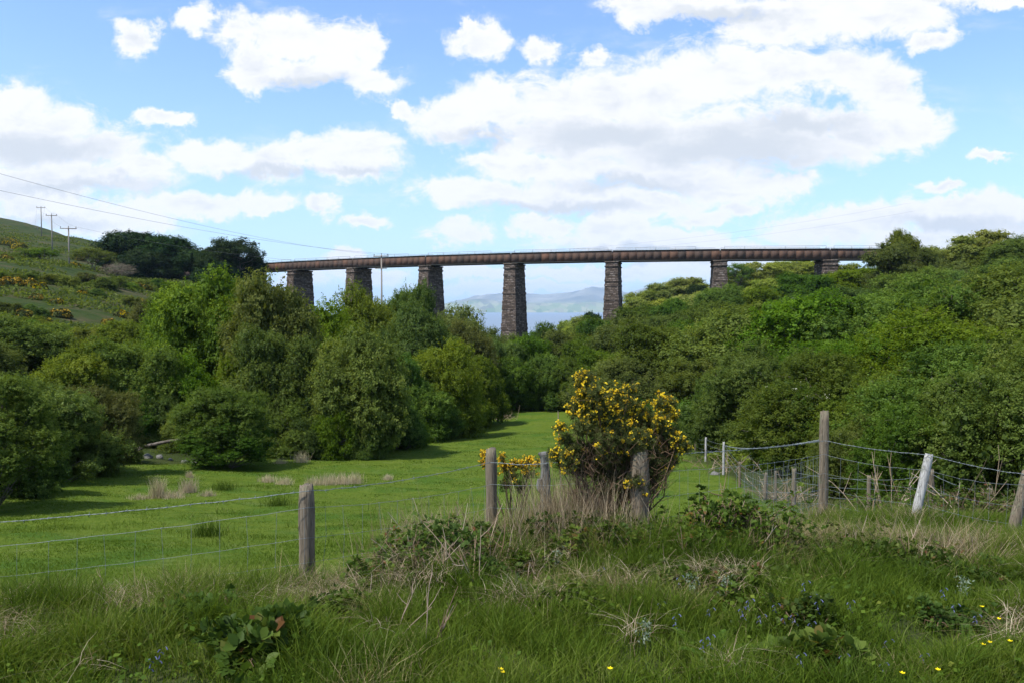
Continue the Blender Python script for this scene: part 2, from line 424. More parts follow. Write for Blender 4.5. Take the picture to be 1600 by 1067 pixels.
def m_stone():
    m, t = mat('viaduct masonry')
    uv = t.new('ShaderNodeUVMap').outputs[0]
    nd = t.noise(uv, 2.2, 3, 0.5, out='Color')
    uvd = t.vmath('ADD', uv, t.vmath('MULTIPLY_ADD', nd, (0.3, 0.16, 0), (-0.15, -0.08, 0)))
    br = t.new('ShaderNodeTexBrick'); t.l.new(uvd, br.inputs['Vector'])
    br.offset = 0.5; br.squash = 1.4; br.squash_frequency = 3
    br.inputs['Scale'].default_value = 1.0; br.inputs['Brick Width'].default_value = 0.62; br.inputs['Row Height'].default_value = 0.30
    br.inputs['Mortar Size'].default_value = 0.045; br.inputs['Mortar Smooth'].default_value = 0.3; br.inputs['Bias'].default_value = 0.0
    br.inputs['Color1'].default_value = (0.0, 0.0, 0.0, 1); br.inputs['Color2'].default_value = (1, 1, 1, 1); br.inputs['Mortar'].default_value = (0.5, 0.5, 0.5, 1)
    n = t.noise(uv, 1.7, 6, 0.7); n3 = t.noise(uv, 9, 4, 0.7)
    fac = t.math('ADD', t.math('MULTIPLY', t.math('ADD', br.outputs['Color'], 0.0), 0.6), t.math('MULTIPLY', n3, 0.4))
    col = t.ramp(fac, [(0.1, (0.060, 0.046, 0.036)), (0.4, (0.125, 0.095, 0.072)), (0.65, (0.20, 0.155, 0.125)), (0.9, (0.32, 0.27, 0.23))])
    col = t.mix(t.math('MULTIPLY', br.outputs['Fac'], 0.75), col, (0.035, 0.03, 0.027))
    # long weather stains and lichen
    st = t.noise(t.vmath('MULTIPLY', uv, (1.6, 0.12, 1)), 1.0, 5, 0.65)
    col = t.mix(t.math('MULTIPLY', t.smooth(st, 0.48, 0.68), 0.5), col, (0.06, 0.05, 0.045))
    col = t.mix(t.math('MULTIPLY', t.smooth(n, 0.62, 0.75), 0.5), col, (0.30, 0.29, 0.24))
    h = t.math('SUBTRACT', t.math('MULTIPLY', n3, 0.6), br.outputs['Fac'])
    finish(t, principled(t, col, 0.95, h, bstr=1.0, bdist=0.12, spec=0.1))
    return m
M['stone'] = m_stone()

def m_rust():
    m, t = mat('rusted girder plate')
    at = t.new('ShaderNodeAttribute', attribute_name='tint').outputs['Fac']
    tc = t.new('ShaderNodeTexCoord').outputs['Object']
    n = t.noise(tc, 1.1, 6, 0.7, 0.5)
    st = t.noise(t.vmath('MULTIPLY', tc, (2.5, 2.5, 0.35)), 1.0, 5, 0.65)
    f = t.math('ADD', t.math('MULTIPLY', at, 0.62), t.math('MULTIPLY', st, 0.42))
    col = t.ramp(f, [(0.15, (0.035, 0.030, 0.026)), (0.42, (0.075, 0.050, 0.038)), (0.65, (0.125, 0.066, 0.042)), (0.92, (0.21, 0.088, 0.048))])
    col = t.mix(t.math('MULTIPLY', t.smooth(n, 0.55, 0.7), 0.35), col, (0.05, 0.04, 0.035))
    finish(t, principled(t, col, 0.85))
    return m
M['rust'] = m_rust()
M['flange'] = simple('dark painted iron', (0.030, 0.036, 0.028), 0.7)
M['rail'] = simple('galvanised railing', (0.30, 0.31, 0.30), 0.6)
M['rock'] = m_post('field stone', (0.07, 0.07, 0.06), (0.16, 0.155, 0.14), (0.28, 0.275, 0.25))

# ------------------------------------------------------------------ terrain
SEA = -50.0
CT = []   # px, D, z
def row(D, *pz):
    for p, z in pz: CT.append((p, D, z))
for D in (-0.5, 1.5):
    row(D, (-400, -1.68), (200, -1.66), (800, -1.66), (1400, -1.66), (2000, -1.66))
row(3.3, (-500, -1.80), (0, -1.74), (400, -1.70), (800, -1.68), (1200, -1.68), (1600, -1.70), (2200, -1.70))
row(4.7, (-500, -1.95), (0, -1.87), (300, -1.82), (478, -1.80), (640, -1.76), (800, -1.78), (1100, -1.80), (1400, -1.80), (1600, -1.84), (2200, -1.86))
row(5.7, (-500, -2.4), (0, -2.26), (300, -2.22), (478, -2.18), (640, -1.92), (800, -1.85), (960, -1.83), (1200, -1.87), (1400, -1.93), (1600, -1.95), (2200, -1.97))
row(7.0, (-500, -3.0), (0, -2.90), (400, -2.80), (640, -2.45), (767, -2.08), (950, -1.93), (1080, -2.04), (1200, -2.08), (1400, -2.12), (1600, -2.14), (2200, -2.16))
row(9.6, (-500, -3.5), (0, -3.42), (400, -3.35), (800, -3.12), (950, -2.98), (1080, -2.86), (1290, -2.58), (1450, -2.52), (1600, -2.6), (2200, -2.65))
row(13, (-500, -4.1), (0, -4.05), (400, -4.05), (800, -4.0), (1050, -3.9), (1290, -3.65), (1548, -3.6), (2200, -3.6))
row(20, (-500, -5.0), (0, -5.15), (400, -5.3), (800, -5.3), (1100, -5.2), (1358, -5.0), (1600, -4.9), (2200, -4.6))
row(31, (-500, -4.5), (0, -6.1), (400, -6.7), (800, -6.9), (1130, -6.4), (1300, -6.8), (1600, -7.0), (2200, -5.5))
row(48, (-500, -1.5), (0, -5.6), (250, -7.6), (450, -8.1), (800, -8.4), (1050, -8.2), (1200, -8.3), (1400, -8.0), (1600, -7.4), (2200, -4.5))
row(80, (-500, 6), (0, 0), (200, -3), (450, -8.2), (800, -10.3), (950, -10.1), (1100, -9.6), (1300, -7.3), (1600, -4.4), (2200, 0))
row(110, (-500, 11), (0, 5), (200, 1.5), (400, -4), (650, -9), (800, -12), (950, -11), (1100, -7.5), (1300, -2.2), (1450, 1.2), (1600, 3.8), (2200, 7))
row(140, (-500, 17), (0, 8.6), (107, 7), (250, 3.0), (400, -1.5), (500, -5), (660, -9), (805, -14.5), (958, -8.5), (1118, -2.5), (1280, 3.2), (1400, 7.6), (1600, 8.6), (2200, 11))
row(180, (-500, 24), (0, 12.5), (107, 9.6), (250, 6.5), (400, 4.5), (500, -3), (660, -10), (805, -18), (958, -9), (1118, 0.5), (1280, 5.5), (1500, 9), (2200, 13))
row(250, (-500, 40), (0, 23), (100, 20), (250, 11), (400, 0), (600, -14), (800, -26), (930, -18), (1060, 3), (1160, 7), (1300, 9), (1500, 12), (2200, 15))
row(350, (-500, 62), (0, 35.5), (80, 31.5), (160, 27.2), (300, 13), (500, -14), (800, -44), (1000, -22), (1200, -8), (1500, 2), (2200, 8))
row(520, (-500, 60), (0, 32), (160, 20), (400, -20), (800, -58), (1000, -50), (1200, -36), (1500, -20), (2200, -14))
row(900, (-500, 20), (0, -10), (160, -30), (400, -62), (800, -66), (1200, -62), (1600, -50), (2200, -40))
row(1600, (-500, -40), (0, -75), (800, -80), (1600, -80), (2200, -80))
CT = np.array(CT, dtype=float)

def warp(X, D):
    Dc = np.maximum(D, -0.8)
    return np.stack([np.clip(X / (Dc + 1.5), -1.35, 1.35) * 1.6, np.log(Dc + 1.5) * 1.15], -1)
CX = (CT[:, 0] - 800) / F * np.maximum(CT[:, 1], 0.3)
CX[CT[:, 1] < 2] = (CT[CT[:, 1] < 2][:, 0] - 800) / F * 3
CP = warp(CX, CT[:, 1])
def kern(r): return np.where(r > 1e-9, r * r * np.log(np.maximum(r, 1e-9)), 0)
CG = CT[:, 2]
_n = len(CT)
_K = kern(np.linalg.norm(CP[:, None] - CP[None], axis=-1)) + np.eye(_n) * 0.002
_Pm = np.hstack([np.ones((_n, 1)), CP])
_A = np.block([[_K, _Pm], [_Pm.T, np.zeros((3, 3))]])
_w = np.linalg.solve(_A, np.concatenate([np.arcsinh(CG / 4.0), np.zeros(3)]))

def vnoise(x, y, seed=0):
    """smooth value noise, vectorised"""
    xi = np.floor(x).astype(np.int64); yi = np.floor(y).astype(np.int64); fx = x - xi; fy = y - yi
    def h(a, b):
        n = (a * 374761393 + b * 668265263 + seed * 974711) & 0xffffffff
        n = ((n ^ (n >> 13)) * 1274126177) & 0xffffffff
        return ((n ^ (n >> 16)) & 0xffff) / 65535.0
    sx = fx * fx * (3 - 2 * fx); sy = fy * fy * (3 - 2 * fy)
    return (h(xi, yi) * (1 - sx) + h(xi + 1, yi) * sx) * (1 - sy) + (h(xi, yi + 1) * (1 - sx) + h(xi + 1, yi + 1) * sx) * sy
def fbm(x, y, o=4, seed=0):
    s = 0; a = 0.5; t = 0
    for i in range(o):
        s = s + a * vnoise(x * 2 ** i, y * 2 ** i, seed + i); t += a; a *= 0.5
    return s / t

def hraw(X, D):
    X = np.asarray(X, float); D = np.asarray(D, float)
    sh = np.broadcast(X, D).shape
    Xf = np.broadcast_to(X, sh).ravel(); Df = np.broadcast_to(D, sh).ravel()
    out = np.empty(len(Xf))
    for i in range(0, len(Xf), 20000):
        q = warp(Xf[i:i + 20000], Df[i:i + 20000])
        k = kern(np.linalg.norm(q[:, None] - CP[None], axis=-1))
        out[i:i + 20000] = k @ _w[:_n] + _w[_n] + q @ _w[_n + 1:]
    return (np.sinh(out) * 4.0).reshape(sh)

def rough_amt(X, D):
    """amplitude of small bumps: small on the grazed field, larger on the bank and the hill"""
    bank = 0.12 * np.clip((8.5 - D) / 2.5, 0, 1) * np.clip((D - 1.5) / 2, 0, 1)
    field = 0.12 * np.clip((D - 9) / 8, 0, 1)
    hill = np.clip((D - 85) / 60, 0, 1) * 0.9
    return bank, field, hill

def height(X, D):
    z = hraw(X, D)
    b, f_, hl = rough_amt(X, D)
    z = z + b * (fbm(X * 1.5, D * 1.5, 3, 5) * 2 - 1) + f_ * (fbm(X * .5, D * .5, 3, 9) * 2 - 1) + hl * (fbm(X * .06, D * .06, 4, 13) * 2 - 1)
    return z

def field_mask(X, D):
    """1 on the grazed pasture"""
    px = 800 + X / np.maximum(D, .1) * F
    left = np.interp(D, [7, 14, 20, 31, 40, 48, 60, 80], [-900, -900, -100, 40, 330, 420, 560, 700])
    right = np.interp(D, [7, 9, 12, 20, 24, 31, 38, 60, 80], [1150, 1240, 1330, 1300, 1225, 1135, 1105, 1010, 950])
    wob = (fbm(X * .4, D * .4, 3, 3) - .5) * 60
    a = np.clip((px + wob - left) / 40, 0, 1) * np.clip((right - px + wob) / 25, 0, 1)
    crest = np.interp(px, [-500, 0, 478, 640, 800, 1100, 1300, 1600], [6.3, 6.3, 6.4, 7.6, 8.6, 8.8, 11, 12])
    return a * np.clip((D - crest) / 0.8, 0, 1) * np.clip((84 - D) / 3, 0, 1)


def axis(brk):
    out = []
    for a, b, st in brk:
        out.append(np.arange(a, b, st))
    return np.concatenate(out)
ys = axis([(-30, -1, 2), (-1, 12, .14), (12, 40, .5), (40, 120, 1.6), (120, 420, 4), (420, 1000, 15), (1000, 1700, 60)])
xs_p = axis([(0, 8, .16), (8, 20, .5), (20, 90, 1.6), (90, 300, 5), (300, 900, 20), (900, 2200, 90)])
xs = np.concatenate([-xs_p[:0:-1], xs_p])
GX, GY = np.meshgrid(xs, ys)
GZ = height(GX, GY)
nx, ny = len(xs), len(ys)
idx = np.arange(nx * ny).reshape(ny, nx)
Qg = np.stack([idx[:-1, :-1], idx[:-1, 1:], idx[1:, 1:], idx[1:, :-1]], -1).reshape(-1, 4)

def m_ground():
    m, t = mat('ground cover')
    tc = t.new('ShaderNodeTexCoord').outputs['Object']
    fld = t.new('ShaderNodeAttribute', attribute_name='pasture').outputs['Fac']
    n1 = t.noise(tc, 0.35, 5, 0.65); n2 = t.noise(tc, 2.6, 6, 0.72); n3 = t.noise(tc, 30, 4, 0.7); n4 = t.noise(tc, 0.05, 5, 0.7, 0.5)
    f = t.math('ADD', t.math('MULTIPLY', n2, 0.55), t.math('MULTIPLY', n3, 0.45))
    pas = t.ramp(f, [(0.32, (0.048, 0.080, 0.009)), (0.48, (0.082, 0.126, 0.013)), (0.64, (0.125, 0.158, 0.024))])
    pas = t.mix(t.math('MULTIPLY', t.smooth(n1, 0.48, 0.66), 0.75), pas, (0.045, 0.100, 0.012))
    n5 = t.noise(tc, 0.9, 5, 0.7)
    pas = t.mix(t.math('MULTIPLY', t.smooth(n5, 0.54, 0.70), 0.5), pas, (0.13, 0.16, 0.045))
    bank = t.ramp(f, [(0.3, (0.025, 0.030, 0.010)), (0.5, (0.045, 0.060, 0.018)), (0.7, (0.085, 0.075, 0.035))])
    hill = t.ramp(t.math('ADD', t.math('MULTIPLY', n1, 0.5), t.math('MULTIPLY', n4, 0.5)),
                  [(0.36, (0.018, 0.030, 0.008)), (0.46, (0.034, 0.054, 0.012)), (0.54, (0.055, 0.058, 0.022)), (0.64, (0.10, 0.080, 0.042))])
    hill = t.mix(t.math('MULTIPLY', t.smooth(f, 0.5, 0.7), 0.45), hill, (0.040, 0.050, 0.015))
    sp = t.new('ShaderNodeSeparateXYZ'); t.l.new(tc, sp.inputs[0])
    other = t.mix(t.smooth(sp.outputs[1], 12, 70), bank, hill)
    col = t.mix(fld, other, pas)
    finish(t, principled(t, col, 0.95, f, bstr=0.8, bdist=0.08, spec=0.05))
    return m
ground = mesh_obj('ground', np.stack([GX, GY, GZ], -1).reshape(-1, 3), Qg, m_ground(), smooth=True)
_a = ground.data.attributes.new('pasture', 'FLOAT', 'POINT')
_a.data.foreach_set('value', field_mask(GX, GY).ravel().astype(np.float32))
tag(ground, kind='structure')

_hs = {}
def gz(x, y):
    return float(height(np.array([x]), np.array([y]))[0])

def ground_hit(px, py, d0=3.0, d1=400.0):
    """distance at which the sight line through a pixel of the photograph meets the terrain"""
    u, v = ray(px, py)
    D = np.exp(np.linspace(math.log(d0), math.log(d1), 900))
    s = v * D - height(u * D, D)
    k = np.where(s < 0)[0]
    return float(D[k[0]]) if len(k) else None


# ------------------------------------------------------------------ sea and the land across the bay
def m_sea():
    m, t = mat('sea water')
    tc = t.new('ShaderNodeTexCoord').outputs['Object']
    n = t.noise(t.vmath('MULTIPLY', tc, (0.012, 0.05, 1)), 1.0, 6, 0.7)
    n2 = t.noise(t.vmath('MULTIPLY', tc, (0.0008, 0.006, 1)), 1.0, 5, 0.65)
    col = t.mix(n2, (0.14, 0.185, 0.235), (0.19, 0.24, 0.29))
    finish(t, principled(t, col, 0.45, n, spec=0.35, bstr=0.5, bdist=1.5))
    return m
g = Geo()
g.add([(-16000, 500, SEA), (16000, 500, SEA), (16000, 19000, SEA), (-16000, 19000, SEA)], [(0, 1, 2, 3)])
tag(g.build('sea', m_sea()), kind='structure')

def m_farhill():
    m, t = mat('hill pasture and moor')
    tc = t.new('ShaderNodeTexCoord').outputs['Object']
    vo = t.new('ShaderNodeTexVoronoi'); t.l.new(t.vmath('MULTIPLY', tc, (0.012, 0.0045, 0)), vo.inputs['Vector']); vo.inputs['Scale'].default_value = 1
    hsv = t.new('ShaderNodeSeparateColor'); t.l.new(vo.outputs['Color'], hsv.inputs[0])
    fields = t.ramp(hsv.outputs[0], [(0.0, (0.12, 0.17, 0.07)), (0.4, (0.21, 0.25, 0.12)), (0.7, (0.32, 0.31, 0.18)), (1.0, (0.13, 0.14, 0.09))])
    n = t.noise(tc, 0.0011, 6, 0.65, 0.4)
    moor = t.ramp(n, [(0.35, (0.06, 0.07, 0.06)), (0.5, (0.18, 0.17, 0.13)), (0.65, (0.32, 0.30, 0.24))])
    sp = t.new('ShaderNodeSeparateXYZ'); t.l.new(tc, sp.inputs[0])
    hh = t.math('ADD', sp.outputs[2], t.math('MULTIPLY_ADD', n, 160, -80))
    finish(t, principled(t, t.mix(t.smooth(hh, 20, 130), fields, moor), 1.0, n, bstr=1.0, bdist=60, spec=0.0))
    return m
MFH = m_farhill()
def far_range(name, D0, D1, prof, seed, mp):
    """a ridge across the bay whose skyline follows prof (px, py)"""
    pxs = np.arange(420, 1500, 3.0); n = len(pxs); k = 26
    prof = np.array(prof, float)
    yy = np.interp(pxs, prof[:, 0], prof[:, 1])
    ts = np.linspace(0, 1, k)
    V = []
    for j, tt in enumerate(ts):
        D = D0 + (D1 - D0) * tt
        s = math.sin(math.pi * min(1, tt * 1.0)) ** 0.8 if tt < 0.5 else 1 - ((tt - .5) / .5) ** 1.5
        Dm = (D0 + D1) / 2
        top = (482 - yy) / F * Dm - SEA
        X = (pxs - 800) / F * D
        rg = fbm(X * .0026 + 7, np.full_like(X, D) * .0026, 5, seed) - .5
        z = SEA - 6 + s * (top + 6) + rg * top * 0.75 * math.sin(math.pi * tt) * (1 - math.exp(-((tt - .5) / .12) ** 2))
        V.append(np.stack([X, np.full_like(X, D), z], -1))
    V = np.concatenate(V)
    ix = np.arange(n * k).reshape(k, n)
    Q = np.stack([ix[:-1, :-1], ix[:-1, 1:], ix[1:, 1:], ix[1:, :-1]], -1).reshape(-1, 4)
    tag(mesh_obj(name, V, Q, mp, smooth=True), kind='structure')
far_range('hills', 9300, 10900, [(420, 489), (650, 487), (700, 474), (722, 470), (745, 467), (770, 469), (790, 473), (850, 474), (930, 473), (960, 475), (1000, 473), (1100, 470), (1500, 465)], 31, MFH)
far_range('mountains', 11400, 15000, [(420, 489), (640, 484), (700, 474), (740, 464), (790, 458), (815, 459), (845, 461), (870, 459), (895, 457), (912, 453), (925, 449), (938, 451), (950, 450), (962, 453), (980, 458), (992, 455), (1004, 451), (1012, 449), (1040, 455), (1100, 450), (1500, 440)], 57, MFH)

def m_white():
    m, t = mat('white house walls')
    finish(t, principled(t, (0.8, 0.8, 0.78), 0.8)); return m
MW = m_white(); MSL = simple('slate roof', (0.10, 0.10, 0.11), 0.8)
hp = [706, 722, 731, 745, 762, 770, 779, 846, 853, 868, 884, 905]
for i, px in enumerate(hp):
    D = 9420 + RNG.uniform(-10, 60)
    wdt = RNG.uniform(16, 30); x = (px - 800) / F * D
    r = empty('far_house', (x, D, SEA + 3))
    tag(r, 'tiny white house on the far shore of the bay, seen between the piers', 'house', 'white houses along the far shore')
    gq = Geo(); gq.box((0, 0, 4), (wdt, 12, 14)); gq.build('wall', MW, r)
    gq = Geo(); gq.add([(-wdt / 2 - 1, -7, 11.1), (wdt / 2 + 1, -7, 11.1), (wdt / 2 + 1, 0, 16), (-wdt / 2 - 1, 0, 16), (-wdt / 2 - 1, 7, 11.1), (wdt / 2 + 1, 7, 11.1)],
           [(0, 1, 2, 3), (3, 2, 5, 4), (0, 3, 4, 4), (1, 5, 2, 2)]); gq.build('roof', MSL, r)

# ------------------------------------------------------------------ the viaduct
DECK = 10.35          # top of girder above the eye
GD = 1.95             # girder depth
AX = [(-92, 219), (-76, 202), (-62.5, 190), (-48.5, 178.5), (-33.2, 168), (-17, 158.6), (-0.2, 151), (18.0, 145), (36.5, 141.4), (55.2, 140), (72.0, 140.4)]
AX = [np.array(a, float) for a in AX]
def frame(i):
    a = AX[max(i - 1, 0)]; b = AX[min(i + 1, len(AX) - 1)]
    t = (b - a) / np.linalg.norm(b - a)
    return t, np.array([-t[1], t[0]])       # along, away from the camera
via = empty('railway_viaduct', (0, 151, -14))
tag(via, 'long curved railway viaduct of rusted iron girders on tall tapering stone piers', 'viaduct')
VO = np.array([0, 151, -14.0])

def pier(i, botz, W=5.2, T=2.15):
    """tapering stone pier built course by course, long side across the track"""
    c2 = AX[i]; t, n = frame(i)
    ctop = DECK - GD - 0.30
    c = c2 + n * (W / 2 - 0.75)
    H = ctop - botz
    courses = int(H / 0.42)
    V = []; Q = []; UV = []
    rng = np.random.default_rng(100 + i)
    def ring(z, e=0.0):
        h = ctop - z
        a = T / 2 + h * 0.038 + e; b = W / 2 + h * 0.045 + e
        return [(-a, -b), (a, -b), (a, b), (-a, b)]
    g = Geo(); uvs = []
    for k in range(courses):
        z1 = ctop - k * 0.42; z0 = z1 - 0.42
        e = rng.uniform(-0.05, 0.05)
        r1 = ring(z1, e); r0 = ring(z0, e)
        sub = 5
        for s in range(4):
            p0, p1 = np.array(r0[s]), np.array(r0[(s + 1) % 4]); q0, q1 = np.array(r1[s]), np.array(r1[(s + 1) % 4])
            L = np.linalg.norm(p1 - p0)
            c3 = lambda p, z: (c[0] + t[0] * p[0] + n[0] * p[1] - VO[0], c[1] + t[1] * p[0] + n[1] * p[1] - VO[1], z - VO[2])
            vv = [c3(p0, z0), c3(p1, z0), c3(q1, z1), c3(q0, z1)]
            g.add(vv, [(0, 1, 2, 3)])
            uvs += [(s * 13.7 + 0, z0), (s * 13.7 + L, z0), (s * 13.7 + L, z1), (s * 13.7, z1)]
        # ledge between this course and the next
        vv = [c3(np.array(q), z1) for q in r1] ; g.add(vv, [(0, 1, 2, 3)]); uvs += [(q[0], q[1]) for q in r1]
        if k == courses - 1: pass
    V = np.vstack(g.V); Q = np.vstack(g.Q)
    ob = mesh_obj('pier', V, Q, M['stone'], via, uv=np.array(uvs, dtype=np.float32))
    # cap stones under each girder bearing
    th = math.atan2(t[1], t[0]); R = np.array([[t[0], n[0], 0], [t[1], n[1], 0], [0, 0, 1]])
    for s, lab in ((-1, 0), (1, 1)):
        cc = c2 + n * (W / 2 - 0.75) + n * s * (W / 2 - 0.85)
        gq = Geo(); gq.box((cc[0] - VO[0], cc[1] - VO[1], ctop + 0.13 - VO[2]), (T + 0.35, 1.9, 0.26), R)
        gq.box((cc[0] - VO[0], cc[1] - VO[1], ctop - 0.62 - VO[2]), (T + 0.32, 2.0, 0.22), R)
        o2 = gq.build('bearing_stone', M['stone'], ob)
        ul = o2.data.uv_layers.new(name='UVMap')
        co = np.array([v.co[:] for v in o2.data.vertices]); li = np.zeros(len(o2.data.loops), np.int32); o2.data.loops.foreach_get('vertex_index', li)
        ul.data.foreach_set('uv', np.stack([co[li, 0] + co[li, 1], co[li, 2]], -1).astype(np.float32).ravel())
    return ob
PB = {0: 8, 1: 3, 2: 2, 3: -6, 4: -10, 5: -13, 6: -18, 7: -12, 8: -7, 9: -2, 10: 4}
for i in range(1, 11): pier(i, PB[i])

def span(i):
    """two plate girders with stiffeners between pier i and i+1"""
    a, b = AX[i], AX[i + 1]; d = b - a; L = np.linalg.norm(d); t = d / L; n = np.array([-t[1], t[0]])
    R = np.array([[t[0], n[0], 0], [t[1], n[1], 0], [0, 0, 1]])
    gap = 0.10
    rng = np.random.default_rng(300 + i)
    npan = 13
    for off in (0.0, 3.4):
        w = Geo(); f = Geo()
        o = a + n * off
        # one web plate strip, each panel with its own tint, stiffeners let into it
        for k in range(npan):
            s0 = gap + (L - 2 * gap) * k / npan; s1 = gap + (L - 2 * gap) * (k + 1) / npan
            c = o + t * (s0 + s1) / 2
            w.box((c[0] - VO[0], c[1] - VO[1], DECK - GD / 2 - VO[2]), (s1 - s0 + 0.02, 0.03 + .004 * (k % 2), GD - 0.12 + .01 * (k % 2)), R, tint=np.clip(rng.normal(0.48, 0.13), 0, 1))
        for k in range(npan + 1):
            c = o + t * (gap + (L - 2 * gap) * k / npan)
            w.box((c[0] - VO[0], c[1] - VO[1], DECK - GD / 2 - VO[2]), (0.07, 0.08, GD - 0.16), R, tint=0.33)
        m_ = (a + b) / 2 + n * off
        f.box((m_[0] - VO[0], m_[1] - VO[1], DECK - 0.05 - VO[2]), (L - 2 * gap, 0.26, 0.12), R)
        sp = w.build('girder', M['rust'], via)
        f.build('top_flange', M['flange'], sp)
        f = Geo(); f.box((m_[0] - VO[0], m_[1] - VO[1], DECK - GD + 0.05 - VO[2]), (L - 2 * gap, 0.26, 0.12), R)
        f.build('bottom_flange', M['flange'], sp)
    dk = Geo(); m_ = (a + b) / 2 + n * 1.7
    dk.box((m_[0] - VO[0], m_[1] - VO[1], DECK - 0.25 - VO[2]), (L - 2 * gap, 3.0, 0.14), R)
    for k in range(8):
        c = a + t * L * (k + .5) / 8 + n * 1.7
        dk.box((c[0] - VO[0], c[1] - VO[1], DECK - 0.58 - VO[2]), (0.2, 3.0, 0.55), R)
    dk.build('deck', M['flange'], via)
    # light hand rail, missing in places
    zt = DECK - VO[2]
    for off in (-0.1, 3.5):
        r = Geo()
        k0, k1 = (0, 5)
        if rng.random() < 0.5 and off < 0: k1 = 4
        for k in range(k0, k1 + 1):
            c = a + t * L * (k + 0.2) / 5.4 + n * off
            r.box((c[0] - VO[0], c[1] - VO[1], zt + 0.22), (0.05, 0.05, 0.46), R)
        c0 = a + t * L * (k0 + .2) / 5.4 + n * off; c1 = a + t * L * (k1 + .2) / 5.4 + n * off
        r.tube([(c0[0] - VO[0], c0[1] - VO[1], zt + 0.45), (c1[0] - VO[0], c1[1] - VO[1], zt + 0.45)], 0.03, 5)
        r.build('handrail', M['rail'], via)
for i in range(0, 10): span(i)
# masonry abutment where the line runs into the right hand hillside
g = Geo(); t, n = frame(10)
cc = AX[10] + n * 1.9 + t * 3.2
R = np.array([[t[0], n[0], 0], [t[1], n[1], 0], [0, 0, 1]])
g.box((cc[0] - VO[0], cc[1] - VO[1], 6.1 - VO[2]), (5.6, 6.0, 7.6), R)
ab = g.build('abutment', M['stone'], via)
co = np.array([v.co[:] for v in ab.data.vertices]); li = np.zeros(len(ab.data.loops), np.int32); ab.data.loops.foreach_get('vertex_index', li)
ab.data.uv_layers.new(name='UVMap').data.foreach_set('uv', np.stack([co[li, 0] + co[li, 1], co[li, 2]], -1).astype(np.float32).ravel())


# ------------------------------------------------------------------ utility poles and their wires
def upole(px, py_top, D, hgt, label, yaw=0.0, arm=2.6):
    top = P(px, py_top, D)
    b = gz(top[0], top[1])
    h = top[2] - b
    r = empty('utility_pole', (top[0], top[1], b), yaw)
    tag(r, label, 'utility pole', 'utility poles of the power line')
    g = Geo(); g.tube([(0, 0, -0.8), (0, 0, h * .5), (0, 0, h)], [0.17, 0.145, 0.115], 10, m=0); g.build('pole', M['pole'], r, smooth=True)
    g = Geo(); g.box((0, -0.16, h - 0.22), (arm, 0.12, 0.16)); g.build('crossarm', M['pole'], r)
    for s in (-1, 0, 1):
        g = Geo(); x = s * (arm / 2 - 0.12); z0 = h - 0.14 if s else h
        g.tube([(x, -0.16 if s else 0, z0), (x, -0.16 if s else 0, z0 + .1), (x, -0.16 if s else 0, z0 + .13), (x, -0.16 if s else 0, z0 + .27)], [0.03, 0.03, 0.10, 0.07], 8)
        g.build('insulator', M['insulator'], r)
    return r, top
p1, t1 = upole(107, 356, 160, 9, 'nearest wooden utility pole on the left hillside, its crossarm above the gorse', 0.25, 3.0)
p2, t2 = upole(80.5, 336, 206, 9, 'second wooden utility pole up the left hillside, just behind the nearest one', 0.25)
p3, t3 = upole(64, 324, 262, 9, 'third wooden utility pole standing on the hill crest against the cloud', 0.25)
p4, t4 = upole(58.5, 355, 372, 9, 'furthest utility pole, only its top showing over the hill crest', 0.25)
p5, t5 = upole(596, 399, 138, 9, 'tall utility pole rising out of the trees in front of the viaduct', -0.35, 2.9)
g = Geo(); g.box((0, -0.16, -0.0), (2.2, .1, .12)); lo = g.build('lower_crossarm', M['pole'], p5); lo.location = (0, 0, t5[2] - gz(t5[0], t5[1]) - 2.3)

def cable(a, b, sag, label, rad=0.022):
    a = np.array(a, float); b = np.array(b, float); n = 24
    s = np.linspace(0, 1, n)[:, None]
    pts = a + (b - a) * s; pts[:, 2] -= (4 * sag * s * (1 - s))[:, 0]
    g = Geo(); g.tube(pts - a, rad, 5)
    o = g.build('overhead_wire', M['cable']); o.location = a
    tag(o, label, 'wire', 'overhead wires of the power line')
def ends(root, top, yaw, s, arm): return top + np.array([math.cos(yaw) * s * (arm / 2 - .12), math.sin(yaw) * s * (arm / 2 - .12), 0.15])
# wires from a pole out of the frame on the left down to the pole before the viaduct
cable(P(-120, 238, 60), ends(p5, t5, -.35, -1, 2.9), 1.2, 'upper overhead wire slanting down the sky at the left to the pole by the viaduct', 0.013)
cable(P(-120, 272, 62), ends(p5, t5, -.35, 1, 2.9), 1.0, 'lower overhead wire slanting down the sky at the left to the pole by the viaduct', 0.013)
cable(ends(p1, t1, .25, 1, 3.0), ends(p5, t5, -.35, -1, 2.9) + np.array([0, 0, -2.0]), 1.2, 'overhead wire from the nearest hillside pole passing behind the dark trees', 0.014)
for s in (-1, 1):
    w_ = 'left' if s < 0 else 'right'
    cable(ends(p1, t1, .25, s, 3.0), ends(p2, t2, .25, s, 2.6), .5, 'short overhead wire on the %s ends of the first two hillside poles' % w_, 0.014)
    cable(ends(p2, t2, .25, s, 2.6), ends(p3, t3, .25, s, 2.6), .6, 'short overhead wire on the %s ends of the second and third hillside poles' % w_, 0.014)
    cable(ends(p3, t3, .25, s, 2.6), ends(p4, t4, .25, s, 2.6), 1.0, 'overhead wire on the %s side running over the hill crest from the third pole' % w_, 0.014)
cable(t5 + np.array([.9, 0, .2]), P(1420, 318, 120), 2.2, 'thin overhead wire rising to the right above the viaduct, the upper of two', 0.006)
cable(t5 + np.array([-.9, 0, .2]), P(1430, 330, 122), 2.4, 'thin overhead wire rising to the right above the viaduct, the lower of two', 0.006)

